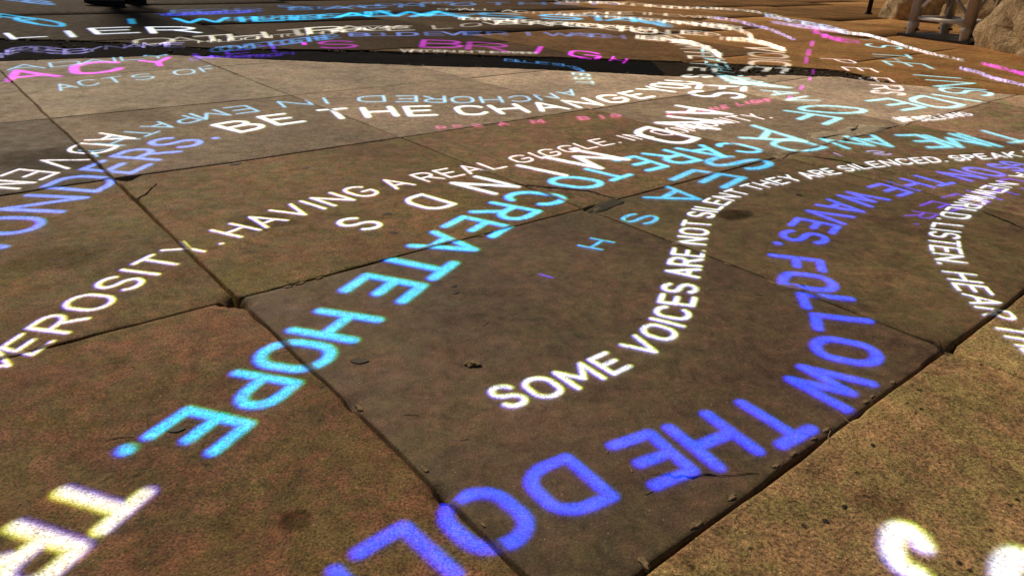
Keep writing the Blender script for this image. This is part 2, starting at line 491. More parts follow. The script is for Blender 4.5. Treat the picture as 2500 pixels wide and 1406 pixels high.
# ------------------------------------------------------------------ projected lettering
def arc(cx,cy,rx,ry,a0,a1,n=10):
    return [(cx+rx*math.cos(math.radians(a0+(a1-a0)*i/n)),cy+ry*math.sin(math.radians(a0+(a1-a0)*i/n))) for i in range(n+1)]
def font():
    F={}
    F['A']=(.66,[[(0,0),(.5,1),(1,0)],[(.18,.32),(.82,.32)]])
    F['B']=(.60,[[(0,0),(0,1),(.55,1)]+arc(.55,.76,.4,.24,90,-90,6)+[(0,.52)],[(.55,.52)]+arc(.55,.26,.45,.26,90,-90,6)+[(0,0)]])
    F['C']=(.60,[arc(.5,.7,.5,.3,20,180,7)+arc(.5,.3,.5,.3,180,340,7)])
    F['D']=(.62,[[(0,0),(0,1),(.45,1)]+arc(.45,.65,.55,.35,90,0,5)+arc(.45,.35,.55,.35,0,-90,5)+[(0,0)]])
    F['E']=(.54,[[(1,1),(0,1),(0,0),(1,0)],[(0,.52),(.85,.52)]])
    F['F']=(.52,[[(1,1),(0,1),(0,0)],[(0,.5),(.85,.5)]])
    F['G']=(.62,[arc(.5,.7,.5,.3,25,180,7)+arc(.5,.3,.5,.3,180,360,8)+[(1,.46),(.55,.46)]])
    F['H']=(.62,[[(0,0),(0,1)],[(1,0),(1,1)],[(0,.52),(1,.52)]])
    F['I']=(.02,[[(.5,0),(.5,1)]])
    F['J']=(.5,[[(1,1),(1,.3)]+arc(.5,.3,.5,.3,0,-180,7)])
    F['K']=(.60,[[(0,0),(0,1)],[(1,1),(0,.4)],[(.3,.58),(1,0)]])
    F['L']=(.50,[[(0,1),(0,0),(1,0)]])
    F['M']=(.74,[[(0,0),(0,1),(.5,.3),(1,1),(1,0)]])
    F['N']=(.62,[[(0,0),(0,1),(1,0),(1,1)]])
    F['O']=(.64,[arc(.5,.66,.5,.34,0,180,9)+arc(.5,.34,.5,.34,180,360,9)+[(1,.66)]])
    F['P']=(.58,[[(0,0),(0,1),(.55,1)]+arc(.55,.73,.45,.27,90,-90,7)+[(0,.46)]])
    F['Q']=(.66,F['O'][1]+[[(.6,.25),(1,0)]])
    F['R']=(.60,[[(0,0),(0,1),(.55,1)]+arc(.55,.74,.42,.26,90,-90,7)+[(0,.48)],[(.5,.48),(1,0)]])
    F['S']=(.58,[arc(.5,.75,.47,.25,25,180,6)+arc(.5,.75,.5,.25,200,262,3)+arc(.5,.26,.5,.24,80,0,5)+arc(.5,.26,.48,.26,-10,-155,6)])
    F['T']=(.58,[[(0,1),(1,1)],[(.5,1),(.5,0)]])
    F['U']=(.62,[[(0,1),(0,.34)]+arc(.5,.34,.5,.34,180,360,9)+[(1,1)]])
    F['V']=(.64,[[(0,1),(.5,0),(1,1)]])
    F['W']=(.90,[[(0,1),(.25,0),(.5,.85),(.75,0),(1,1)]])
    F['X']=(.60,[[(0,0),(1,1)],[(0,1),(1,0)]])
    F['Y']=(.62,[[(0,1),(.5,.48),(1,1)],[(.5,.48),(.5,0)]])
    F['Z']=(.56,[[(0,1),(1,1),(0,0),(1,0)]])
    F['.']=(.02,[[(.45,0),(.55,0.02)]])
    F["'"]=(.02,[[(.5,1),(.5,.72)]])
    F['?']=(.5,[arc(.5,.75,.5,.25,160,-60,8)+[(.5,.3)],[(.5,0),(.51,.01)]])
    return F

FONT = font()

LINES = [
('generosity','white projected line reading NEROSITY. HAVING A REAL GIGGLE. crossing the left slabs','warm',1,0.066,0,
'N-5076,5934,-5386,6218,54,316 E-4924,6467,-5384,6603,36,288 R-4832,6973,-5365,7047,39,335 O-4759,7506,-5322,7573,53,373 S-4673,8044,-5244,8132,68,343 I-4597,8397,-5169,8505,3,12 T-4502,8736,-5074,8868,100,326 Y-4327,9208,-4900,9382,131,330 .-4184,9510,-4763,9712,5,10 H-3935,9965,-4520,10206,170,315 A-3673,10404,-4243,10696,207,336 V-3368,10858,-3917,11207,230,329 I-3128,11176,-3674,11551,8,10 N-2871,11494,-3420,11886,250,313 G-2481,11950,-3029,12358,255,294 A-1984,12517,-2490,12924,274,283 R-1486,13029,-1930,13438,259,239 E-1116,13354,-1538,13772,241,210 A-715,13677,-1128,14108,305,261 L-313,14012,-700,14458,239,211 G259,14557,-80,15012,305,284 I562,14856,236,15315,10,9 G864,15150,548,15615,303,284 G1305,15566,997,16041,300,274 L1711,15930,1400,16415,243,213 E2114,16268,1781,16756,271,225 .2420,16513,2060,16991,10,8 I2788,16794,2393,17254,11,8 N3136,17050,2720,17496,331,241 C3786,17505,3377,17963,300,208 O4217,17820,3809,18293,292,220 M4636,18153,4226,18638,310,249 M4894,18441,4460,18927,297,244 U5185,18714,4732,19207,282,216 N5600,19021,5163,19539,324,233 I5924,19243,5509,19790,12,8 T6267,19468,5882,20053,335,228 Y6750,19793,6406,20412,320,219 .7042,20005,6718,20614,9,6'),
('inside','large cyan projected words THE INSIDE OF A below the truss at right','cyan',1,0.072,0,
'I19506,43577,21334,42946,-21,-54 S18565,40745,20090,39635,-584,-1534 T17058,36467,18720,36034,-463,-1421 H16505,34744,18086,34094,-388,-1541 E16236,33250,17870,32559,-289,-1407 I15760,29793,17443,29285,-13,-51 N15373,27784,17109,27362,-514,-1528 S14918,26247,16511,25572,-707,-1181 I14106,25159,15119,23923,-29,-35 D13060,24360,13654,22719,-1033,-904 E11569,23706,12147,22231,-967,-668 O8491,21875,10184,21343,-1064,-905 F7358,20772,8763,19885,-758,-909 A5789,18268,7057,17307,-702,-1410'),
('care','bright cyan projected words CARE TO CREATE HOPE. running down to the lower left','cyan',1,0.085,0,
'C4824,16845,5468,16037,-563,-269 A3946,16425,4618,15531,-626,-374 R3050,15842,3729,14946,-538,-387 E2298,15195,2953,14385,-441,-375 T1379,14212,2125,13650,-412,-431 O679,13436,1615,13060,-418,-502 C-142,12376,857,12038,-352,-506 R-612,11630,299,11213,-318,-523 E-1028,10859,-149,10418,-254,-479 A-1431,10042,-513,9624,-276,-584 T-1797,9206,-872,8836,-219,-507 E-2092,8411,-1194,8104,-184,-462 H-2443,7342,-1591,7126,-186,-498 O-2683,6617,-1873,6440,-180,-492 P-2899,5940,-2138,5762,-161,-437 E-3124,5299,-2380,5089,-161,-400 .-3329,4909,-2555,4647,-7,-14'),
('minds','large white projected words AND MINDS fading towards a lone S','white',1,0.07,0,
'E5974,24797,7633,24681,-259,-784 S5437,23541,7242,23339,-323,-914 A4350,20795,6049,20314,-430,-982 N3806,19280,5435,18768,-477,-849 D2978,17942,4141,16817,-538,-750 M879,15399,2097,14615,-644,-747 I-8,14287,1017,13659,-15,-17 N-1033,13178,-122,12575,-412,-468 D-1860,11979,-1162,11487,-309,-376 S-2772,10702,-2114,10402,-227,-312'),
('wonders','blue to white projected line WONDERS. BE THE CHANGE YOU at left','wonders',1,0.075,0,
'W-7032,8923,-8087,8908,-56,804 O-7087,9958,-8149,9909,-26,648 N-7105,10925,-8188,10941,1,680 D-7076,11950,-8169,12065,32,705 E-7011,12969,-8104,13117,56,613 R-6923,13947,-8022,14103,111,671 S-6769,14878,-7863,15144,195,637 .-6569,15479,-7636,15878,9,21 B-6056,16395,-7033,17044,406,587 E-5434,17132,-6265,18012,455,452 T-4402,17863,-4961,19016,590,354 H-3453,18257,-3882,19505,676,292 E-2463,18561,-2820,19819,603,207 C-1119,18911,-1465,20109,668,242 H-60,19319,-508,20423,690,322 A1044,19901,503,20935,729,441 N2096,20619,1562,21679,660,493 G3078,21434,2569,22504,600,533 E3973,22283,3327,23237,451,479 Y5041,23527,3999,24196,409,560 O5700,24487,4437,24930,374,577 U6295,25440,4909,25636,343,549'),
('anchored','thin pale blue upside-down projected words ANCHORED IN EMPATHY above BE THE CHANGE','paleblue',0.85,0.06,0,
'A1389,23056,1669,22216,-460,-602 N688,22310,936,21465,-508,-421 C-81,21837,111,20934,-527,-281 H-885,21558,-734,20603,-554,-187 O-1701,21407,-1565,20421,-576,-126 R-2497,21330,-2364,20335,-559,-103 E-3306,21250,-3158,20273,-542,-128 D-4302,21025,-4094,20102,-670,-246 I-5546,20470,-5202,19632,-21,-12 N-6309,19967,-5856,19181,-609,-443 E-7488,18860,-6848,18155,-386,-421 M-8036,18108,-7351,17486,-375,-555 P-8392,17361,-7710,16905,-199,-432 A-8640,16576,-7942,16331,-150,-520 T-8801,15748,-8081,15656,-78,-492 H-8874,14938,-8163,14886,-45,-562 Y-8894,14099,-8241,13999,-28,-603'),
('acts','faint pale blue projected words ACTS OF on the far left slab','paleblue',0.7,0.05,0,
'A-12608,20246,-13319,20965,157,517 C-12324,20901,-13012,21709,236,444 T-11916,21516,-12558,22360,298,449 S-11413,22197,-12010,23067,334,506 O-10661,23389,-11225,24298,343,628 F-10234,24199,-10808,25143,215,450'),
('adven','cream projected letters ADVEN at the left edge beside WONDERS','warm',1,0.055,0,
'A-9219,15201,-8258,15206,33,-628 D-9159,14290,-8263,14181,4,-665 V-9156,13290,-8299,13128,-24,-636 E-9212,12446,-8351,12298,-41,-431 N-9312,11810,-8408,11735,-62,-344'),
('bright','magenta projected letters ACY and BRIG along the black channel','magenta',1,0.065,0,
"A-14421,21645,-15950,23106,862,1057 C-13278,23087,-14591,25187,855,1175 Y-12185,24851,-13106,26401,574,929 L-11447,27177,-12332,28913,498,812 E-10597,28091,-11387,29832,618,798 T-9814,29652,-10526,31464,818,741 '-8778,30425,-9508,32601,37,25 S-7599,31102,-8352,33672,1371,653 B-3476,32627,-3741,35513,1690,184 R-1446,32245,-1548,35224,1726,-272 I670,32037,930,34571,47,-16 G2631,31173,2925,33394,1185,-663 H3938,30543,4252,31741,487,-571"),
('some','white projected line SOME VOICES ARE NOT SILENT curving up from the middle slab','white',1,0.085,0,
'S120,5726,-125,6078,216,100 O473,5912,217,6249,246,139 M860,6159,601,6483,275,194 E1212,6433,943,6744,185,161 V1634,6840,1323,7121,184,218 O1910,7195,1550,7435,153,239 I2066,7461,1672,7661,4,8 C2195,7735,1768,7892,107,245 E2342,8137,1879,8232,80,226 S2458,8523,1974,8577,77,244 A2611,9064,2119,9113,85,278 R2727,9448,2235,9512,77,250 E2835,9798,2350,9874,71,224 N2989,10307,2517,10381,84,260 O3115,10718,2643,10773,90,264 T3238,11099,2765,11148,87,231 S3408,11545,2951,11636,107,221 I3511,11753,3073,11879,4,8 L3625,11948,3208,12106,117,185 E3820,12229,3437,12431,144,193 N4060,12522,3710,12760,181,210 T4323,12805,4002,13067,180,184 T4700,13158,4412,13447,195,169 H5002,13395,4740,13712,218,171 E5317,13617,5075,13963,194,140 Y5636,13827,5403,14194,222,152 A6081,14111,5855,14491,234,152 R6397,14318,6198,14702,215,136 E6689,14514,6522,14900,196,122 S7097,14782,6968,15174,222,128 I7320,14911,7208,15314,8,4 L7542,15029,7446,15442,206,106 E7884,15191,7811,15625,231,108 N8261,15350,8213,15807,272,115 C8656,15501,8630,15976,265,103 E9039,15642,9028,16122,238,86 D9426,15778,9424,16254,270,92 .9691,15867,9696,16340,9,3 S10076,15993,10096,16464,246,80 P10432,16108,10466,16580,250,81 E10797,16226,10843,16702,242,79 A11202,16355,11260,16839,310,103 K11641,16500,11713,16992,296,103 U12269,16725,12358,17229,327,122 P12753,16906,12846,17419,318,120'),
('follow','deep blue projected line ON THE WAVES. FOLLOW THE DOL bending round to the bottom','blue',1,0.09,0,
'G10970,16041,11491,15487,-272,-151 S10532,15784,11081,15274,-308,-173 O9796,15413,10311,14794,-410,-222 N9180,15102,9594,14426,-423,-230 T8315,14627,8707,13989,-401,-238 H7688,14230,8090,13599,-417,-276 E7085,13794,7484,13196,-347,-255 W6186,13111,6714,12557,-517,-458 A5572,12531,6166,12019,-343,-358 V5101,11984,5709,11521,-306,-371 E4659,11396,5302,11035,-234,-336 S4268,10806,4956,10536,-214,-385 .4024,10369,4742,10154,-6,-14 F3736,9667,4504,9504,-103,-376 O3670,8996,4431,8859,-74,-469 L3723,8338,4450,8242,-58,-365 L3676,7765,4410,7640,-99,-359 O3449,7187,4173,6929,-213,-435 W3013,6548,3619,6072,-441,-526 T2276,5956,2708,5349,-357,-259 H1686,5628,2070,4997,-403,-241 E1106,5318,1452,4720,-355,-197 D298,4899,702,4346,-402,-253 O-382,4479,111,3947,-399,-307 L-937,4004,-426,3496,-283,-272 P-1342,3522,-863,3043,-273,-341'),
('cheer','violet projected letters HEER fading beside the white word LISTEN','purple',0.7,0.07,0,
"C10073,14545,10462,13968,-497,-382 H9140,13863,9515,13268,-535,-377 E8292,13262,8716,12775,-428,-300 E7564,12695,8027,12379,-358,-280 R6932,12060,7348,11921,-278,-280 '6575,11543,6856,11472,-5,-7"),
('world','white projected line WORLD. LISTEN. HEAR bending down the right edge','white',1,0.075,0,
'A10603,15010,10984,14788,-340,-274 N9757,14296,10110,14081,-294,-248 E9352,13951,9710,13727,-229,-201 W9004,13649,9374,13411,-293,-268 W8618,13291,8998,13041,-239,-238 O8350,13016,8746,12782,-172,-182 R8087,12731,8498,12524,-174,-191 L7810,12420,8235,12240,-153,-175 D7523,12084,7963,11931,-187,-229 .7327,11841,7777,11705,-6,-7 L7069,11493,7527,11372,-131,-190 I6925,11276,7384,11157,-5,-8 S6785,11044,7242,10924,-128,-221 T6610,10713,7062,10593,-109,-220 E6473,10400,6920,10288,-87,-208 N6348,10059,6795,9957,-87,-253 .6261,9791,6712,9694,-3,-9 H6138,9341,6592,9242,-67,-274 E6058,8943,6503,8840,-45,-229 A6009,8576,6438,8469,-39,-263 R5973,8223,6390,8114,-26,-224 T5937,7783,6341,7672,-14,-201 H5923,7480,6322,7369,-5,-204 E5925,7198,6318,7083,4,-171'),
('te','big cream projected letters T and R with yellow fringe in the bottom left corner','gold',1,0.1,0,
'T-3538,4353,-2839,4136,-128,-395 R-3733,3765,-3027,3539,-134,-414'),
('so','biggest white projected letters S and O cut off at the bottom right','white',1,0.085,0,
'S2767,3350,3168,4335,221,-78 O3421,3080,3936,4106,263,-92'),
('ers','cream projected letters ending in ERS at the right end of the black channel','warm',1,0.06,0,
'P13563,33361,14858,33173,-24,-1138 E13395,30790,14615,30590,-129,-993 E13002,28223,14118,28053,-183,-896 R12526,26244,13590,26060,-293,-926 S12054,25238,13097,24852,-310,-436'),
('home','small dense white projected words beneath the cyan INSIDE','white',1,0.085,0,
'W10873,20252,10825,20783,225,71 E11153,20326,11089,20854,154,41 B11530,20414,11456,20965,202,77 E11837,20533,11771,21115,202,99 L12158,20705,12104,21312,203,114 O12526,20939,12479,21547,275,160 N12941,21206,12884,21768,276,145 G13373,21458,13283,21912,285,120'),
('time','cyan projected line TIME AND whose letters S E A S H spread apart','cyan',1,0.08,0,
'T12462,19358,12831,18108,-790,-409 I11555,18897,11867,17457,-24,-10 M10916,18730,11205,17360,-806,-249 E10029,18548,10247,17153,-560,-140 A8660,18195,9010,17045,-726,-249 N7845,17848,8185,16844,-749,-383 D6291,17310,6899,16388,-806,-579 S4183,15326,5363,14808,-716,-741 E3299,14021,4327,13540,-577,-716 A2563,12801,3378,12418,-517,-726 S1807,11326,2351,11167,-276,-409 H1059,10123,1435,9962,-213,-315'),
('dash','single short violet projected stroke on the bare middle slab','purple',0.8,0.1,0,
'I356,8836,547,8720,-104,-171'),
('is','two tiny lavender projected letters above the white word SILENCED','lav',0.7,0.1,0,
'I7266,16259,7354,15985,8,2 S8239,16586,8531,16261,366,103'),
('voice','stacked cream projected letters right of the blue column beyond the channel','cream',1,0.1,0,
'V11019,37060,12739,36466,-322,-1711 O10443,34540,12275,34184,-427,-1734 I10037,32949,11854,32672,-15,-53 C9629,31567,11404,31326,-527,-1517 E9018,30002,10757,29778,-621,-1272'),
('families','stacked cream projected letters descending to the left of the blue column','cream',1,0.12,0,
'F7187,40596,8716,41339,217,-1304 A7439,38836,8914,39257,111,-1510 M7571,36393,8902,36491,-47,-1476 I7492,34421,8725,34376,-4,-37 L7308,32698,8478,32590,-131,-869 I7020,30983,8155,30861,-7,-33 E6634,29334,7765,29242,-239,-884 S5977,27380,7167,27384,-390,-955'),
('every','pale blue projected letters overlapping where two white columns meet','palecyan',0.9,0.09,0,
'E9276,25328,7473,25776,-191,163 V8963,25558,7371,26210,-125,314 E8694,26083,7350,26748,-75,362 R8471,26738,7353,27371,-48,506 Y8324,27573,7388,28203,3,653 H8360,29116,7547,29790,83,822 E8518,30380,7725,31104,108,773 A8734,31701,7938,32491,168,979 R9002,33062,8193,33928,185,905 T9303,34380,8493,35322,213,895'),
('seven','two pale cyan projected letters left of the cyan word OF','palecyan',1,0.06,0,
'A8089,24093,9253,24260,131,-739 V8279,22862,9441,23365,127,-716'),
('old','small spaced blue projected letters ending in WATCH above magenta BRIG','bluesm',0.6,0.1,0,
'B-7638,35591,-8027,37110,798,334 O-6986,35869,-7352,37410,850,384 L-6294,36190,-6634,37758,664,322 D-5512,36582,-5823,38183,832,417 E-4295,37208,-4560,38863,751,360 V-3398,37653,-3628,39347,925,397 E-2431,38064,-2622,39794,815,288 R-1194,38452,-1332,40217,940,266 I385,38829,315,40627,32,7 W2011,39130,2013,40956,1492,243 A3021,39243,3068,41079,1112,75 T3634,39234,3708,41069,979,-38 C4214,39171,4314,41000,1003,-132 H4821,39071,4947,40892,1022,-195'),
('ler','thick white projected letters LIER at the far left beyond the channel','white',1,0.075,0,
'L-20355,30783,-21720,32390,774,853 I-18894,31435,-20423,33559,40,41 E-17904,33205,-19498,35371,1199,1039 R-15742,34177,-17187,36681,1707,822'),
('trace','cream projected line with flattened letters left of centre beyond the channel','cream',0.85,0.075,0,
'O-14929,30380,-15901,32142,1088,1005 A-14147,31105,-15064,32872,1110,1025 T-13158,31920,-14079,33867,995,1036 H-12009,33033,-12960,35283,1110,1343 T-10416,35074,-11365,37712,1140,1483 R-9426,36548,-10313,39303,1329,1491 A-8501,37620,-9275,40284,1660,1295 C-7465,38203,-8092,40606,1469,882 E-6210,38827,-6694,40966,1115,781 L-4219,40499,-4549,42491,821,820 O-2776,42190,-3032,44252,981,1173 V-1573,43762,-1786,45983,1054,1260 E-841,44477,-1030,46812,1191,835'),
('always','bright cyan projected line across the far ground behind the white arcs','cyan',0.85,0.085,0,
'I-19250,37161,-20576,39603,49,31 W-16477,38936,-17646,41524,2174,1507 I-14846,40083,-15922,42767,47,37 L-13730,40995,-14739,43744,1135,1004 L-12228,42499,-13144,45347,1084,1105 A-10054,45043,-10860,48219,1587,1578 L-8527,46470,-9305,50124,1539,1170 W-6885,47131,-7645,51387,3688,1619 A-5221,47209,-5893,51799,3091,698 Y-3523,47350,-4039,51959,2930,524 S-1243,47853,-1542,52333,2655,464 S2524,48784,2560,52974,2502,264 T4978,49130,5218,53159,2421,-106 A6809,48915,7195,52876,2524,-1010 N7997,48084,8464,51935,1521,-1971 D8699,46665,9186,50182,556,-2210'),
('skyrow','dim blue projected row near the top edge left of centre','sky',0.55,0.09,0,
'F-19536,43761,-20534,46074,942,975 O-18387,44878,-19340,47280,1235,1186 R-16723,46437,-17586,48899,1194,1095 E-14158,48724,-14884,51291,1108,997 A-12202,50427,-12835,53120,1394,1275 C-10146,52304,-10686,55143,1308,1229 H-7928,54471,-8355,57421,1397,1307 O-4494,57756,-4737,60868,1575,1341 T-1916,59922,-2024,63205,1589,1168 H797,61747,834,65231,1916,1152 E3768,63312,3972,66988,1848,905 R7052,64731,7450,68584,2227,907'),
('hope2','dense cream projected arc sweeping right towards the stacked cream letters','cream',0.85,0.07,0,
'O-838,44974,-884,47128,1046,-372 U87,44666,83,46905,1093,-234 R1059,44483,1105,46838,1132,-115 R2334,44396,2454,46937,1227,-69 O3164,44341,3338,47011,1363,-204 O3928,44137,4154,46900,1349,-470 T4634,43734,4908,46533,1146,-641 S5301,43189,5617,45964,1083,-726 R6190,42462,6557,45164,1153,-636 U6817,42158,7219,44816,1291,-366 N7556,42146,7994,44759,1320,-88 D8754,42337,9239,44839,1270,-66 E9549,42392,10054,44780,1023,-280 E10139,42218,10649,44476,795,-616 P10573,41800,11075,43909,526,-865'),
('kin','short cream projected arc just above the stacked cream VOICE letters','cream',0.75,0.07,0,
'K9690,49195,10105,51425,916,-602 I10154,48825,10611,51143,31,-22 N10549,48501,11040,50884,973,-726 D11016,48086,11542,50510,924,-824 N11398,47699,11943,50111,836,-908 E11732,47310,12292,49693,647,-845 S12059,46867,12638,49242,607,-967 S12395,46296,13005,48698,495,-1046 M12775,45247,13423,47671,332,-1457 A12889,44324,13541,46694,90,-1303 T12883,43443,13523,45726,-39,-1106 T12814,42615,13438,44810,-123,-1058 E12691,41847,13297,43962,-177,-940 R12523,41120,13110,43164,-247,-997 S12336,40426,12905,42402,-260,-924'),
('gent','lavender projected arc of tiny letters beyond the cream arcs','lav',0.8,0.065,1,
'B13748,53942,14303,56224,478,-847 E14028,53456,14588,55692,409,-755 G14408,52756,14975,54933,387,-882 E14614,52238,15189,54392,250,-792 N14744,51656,15329,53809,191,-935 T14819,50969,15421,53141,120,-894 L14870,50260,15489,52454,83,-782 E14926,49538,15559,51742,85,-850 W15047,48380,15687,50545,134,-1396 I15119,47778,15757,49897,2,-30 T15168,47310,15800,49384,51,-866 H15211,46580,15826,48564,11,-889 Y15194,45512,15769,47328,-35,-814 O15151,44782,15693,46470,-51,-781 U15108,44137,15620,45712,-52,-706 R15072,43536,15555,45011,-48,-641 S15037,42949,15494,44329,-43,-580 E15003,42375,15435,43664,-38,-505 L14971,41822,15378,43025,-33,-437 F14939,41272,15322,42392,-32,-423'),
('edge','long thin white projected arc of tiny letters in front of the truss','white',0.8,0.065,1,
'T20157,45987,20974,47944,622,-578 H20236,45936,21041,47855,640,-619 E20326,45877,21118,47753,544,-529 S20455,45794,21227,47609,563,-554 T20542,45744,21301,47518,532,-559 O20629,45708,21375,47443,483,-679 R20716,45645,21448,47338,268,-715 I20765,45550,21488,47215,5,-25 E20796,45401,21511,47040,69,-663 S20810,45078,21515,46682,8,-701 W20784,44457,21478,46016,-49,-1058 E20758,43996,21444,45525,-35,-624 T20731,43451,21408,44944,-41,-655 E20713,43077,21383,44544,-44,-600 L20688,42714,21352,44158,-50,-546 L20649,42316,21306,43734,-59,-536 B20572,41677,21216,43054,-80,-624 E20514,41244,21150,42593,-74,-551 C20463,40869,21092,42194,-82,-602 O20415,40511,21037,41813,-85,-632 M20363,40126,20978,41405,-93,-718 E20312,39724,20919,40978,-60,-516 T20260,39209,20857,40432,-49,-542 H20237,38869,20829,40072,-40,-572 E20224,38556,20811,39739,-28,-492 P20205,38120,20785,39279,-26,-518 L20192,37838,20768,38980,-21,-441 A20178,37578,20750,38706,-19,-576 C20169,37321,20736,38434,1,-517 E20175,37073,20736,38165,23,-457 S20204,36810,20754,37872,45,-476 W20277,36387,20805,37392,98,-698 E20339,36073,20849,37034,60,-401 L20416,35665,20904,36569,53,-351 I20455,35458,20931,36335,2,-14 V20497,35236,20961,36084,64,-422 E20546,34976,20995,35790,52,-342'),
('edge2','pale blue projected arc of tiny letters joining the white arc near the truss','skysm',0.7,0.065,1,
'E18604,57379,19546,60407,126,-1175 V18685,56514,19648,59554,152,-1400 E18763,55666,19749,58717,140,-1186 R18849,54842,19857,57904,183,-1322 Y18965,53982,20001,57060,234,-1370 S19165,52888,20244,56000,275,-1289 T19312,52224,20422,55361,295,-1299 E19437,51643,20576,54806,269,-1223 P19545,51074,20713,54266,267,-1334 W19688,50193,20902,53432,315,-2125 E19769,49532,21000,52761,115,-1283 T19831,48654,21037,51754,37,-1331 A19853,47977,21014,50919,-5,-1440 K19864,47360,20974,50137,-23,-1238 E19873,46829,20940,49467,-22,-1060'),
('lavarc','lavender projected arc of tiny letters right of the cyan word INSIDE','lav',0.9,0.065,1,
'L18844,31679,19373,32630,22,-375 I18849,31513,19387,32475,1,-15 G18855,31357,19402,32330,29,-477 H18864,31153,19422,32141,25,-485 T18871,30951,19441,31952,8,-461 T18865,30654,19446,31665,-30,-466 H18840,30423,19422,31431,-65,-494 E18797,30187,19376,31183,-73,-423 W18724,29832,19294,30806,-129,-689 A18673,29585,19236,30544,-77,-500 Y18646,29379,19202,30318,-41,-465 H18649,29120,19187,30023,6,-450 O18671,28967,19194,29841,33,-449 M18698,28828,19206,29672,51,-500 E18725,28675,19218,29488,38,-353 F18760,28439,19239,29219,36,-326 O18787,28242,19258,29005,44,-394 R18814,28025,19282,28776,41,-364 A18852,27713,19316,28449,45,-394 L18877,27505,19339,28231,34,-295 L18898,27335,19358,28053,33,-292'),
('magarc','magenta projected arc of tiny letters at the right edge below the boulders','magenta',0.6,0.065,1,
'S20911,33651,21440,34558,33,-419 H20908,33373,21481,34348,35,-483 I20905,33169,21510,34191,1,-16 N20902,32960,21537,34027,22,-531 E20894,32655,21562,33768,3,-484 O20874,32207,21558,33334,-22,-582 N20852,31859,21531,32966,-27,-555 A20831,31397,21497,32471,-17,-575 N20828,31082,21487,32135,-2,-531 D20836,30773,21489,31805,9,-522 O20854,30319,21498,31322,16,-526 N20868,30009,21506,30992,16,-501'),
('farline','faint cream projected arc of tiny letters nearest the top edge','cream',0.6,0.065,1,
'W3628,65915,3771,68720,1730,220 E4293,65999,4464,68809,1041,130 R5300,66132,5512,68949,1163,126 I5828,66199,6062,69020,39,3 S6327,66249,6583,69077,1136,33 E6981,66241,7266,69094,1064,-100 B7767,66013,8095,68945,1165,-368 Y8293,65703,8657,68725,1192,-525 L9036,65229,9452,68380,984,-485 I9402,65009,9844,68211,40,-20 F9776,64798,10243,68035,1053,-518 T10325,64513,10822,67765,1185,-574 I10705,64328,11221,67570,41,-19 N11090,64142,11623,67367,1269,-586 G11647,63872,12205,67068,1287,-519 O12412,63589,13001,66739,1384,-295 N12989,63538,13596,66636,1350,-43 E13598,63636,14218,66661,1146,104 A14523,63871,15156,66776,1337,209 N15180,64060,15821,66875,1224,167 O15750,64199,16396,66940,1243,39 T16239,64222,16892,66908,1092,-175 H16656,64101,17318,66752,1088,-428 E17035,63876,17710,66506,877,-505 R17442,63611,18131,66223,922,-633 E18035,63220,18744,65801,732,-677 V18409,62883,19128,65438,688,-948 E18677,62419,19402,64937,397,-892 R18864,61804,19589,64272,305,-1021 Y19037,61027,19759,63434,249,-1046 D19283,59903,20000,62224,221,-1015 A19451,59150,20166,61413,228,-1057 Y19589,58538,20302,60755,209,-974'),
('midline','faint cream projected dotted line behind the bright cyan far line','cream',0.5,0.065,1,
'S-5534,52753,-5723,54561,667,290 M-4822,53064,-4988,54887,862,361 A-4019,53415,-4158,55256,799,261 L-3191,53675,-3305,55540,635,109 L-2331,53748,-2416,55651,657,2 A-977,53451,-1018,55438,887,-180 C-53,53023,-61,55080,832,-181 T772,52727,796,54844,845,-51 S1659,52730,1718,54895,857,133 C3002,53168,3116,55387,862,322 H3934,53617,4087,55873,881,399 A4789,54040,4980,56354,952,460 N5624,54446,5859,56864,937,450 G6514,54881,6802,57445,1016,431 E7489,55279,7836,57977,973,285 T8887,55530,9305,58285,1115,27 H9868,55412,10320,58086,1142,-204 E10760,55157,11230,57695,922,-273 W11960,54785,12446,57120,1385,-525 O12644,54561,13131,56763,918,-386 R13131,54394,13615,56493,816,-361 L13592,54235,14070,56235,647,-291 D14084,54066,14556,55962,762,-344'),
('farcyan','pair of flattened cyan projected letters at the far left edge','cyan',0.75,0.07,0,
'R-24572,36482,-26107,38864,3032,-1789 O-22762,35323,-24366,37927,3490,-2059'),
('topblue','flattened blue projected letters in the top left corner near the shoes','sky',0.8,0.07,0,
'E-31560,47324,-33296,50018,3092,-1809 S-29577,46184,-31165,48751,3128,-1830'),
('strip1','lavender projected letters broken up on the left part of the black channel','lav',1.1,0.07,0,
'H-18208,25935,-18955,27066,-245,682 E-18346,26578,-19195,27884,-96,720 R-18282,27048,-19189,28471,269,831 O-17973,27258,-18892,28736,876,393 E-17466,27140,-18357,28608,799,-8 S-16923,26946,-17760,28359,819,67 B-16358,27149,-17097,28447,562,531 Y-16134,27782,-16803,28998,397,626 N-15737,28731,-16336,29886,462,521 A-15260,29219,-15827,30365,601,412 M-14604,29562,-15137,30699,737,314 E-13874,29860,-14361,30961,530,184'),
('adlit','thin pale blue projected letters just above the magenta ACY','paleblue',0.75,0.055,0,
'A-15660,23166,-16322,24061,747,686 D-14914,24061,-15501,24916,559,689 A-14374,24818,-14926,25674,582,722 I-13965,25347,-14497,26209,18,21 L-13576,25789,-14090,26655,488,494 Y-12950,26369,-13427,27221,663,508'),
('comet','pale blue projected letters crossing the channel above the magenta S','sky',0.6,0.08,0,
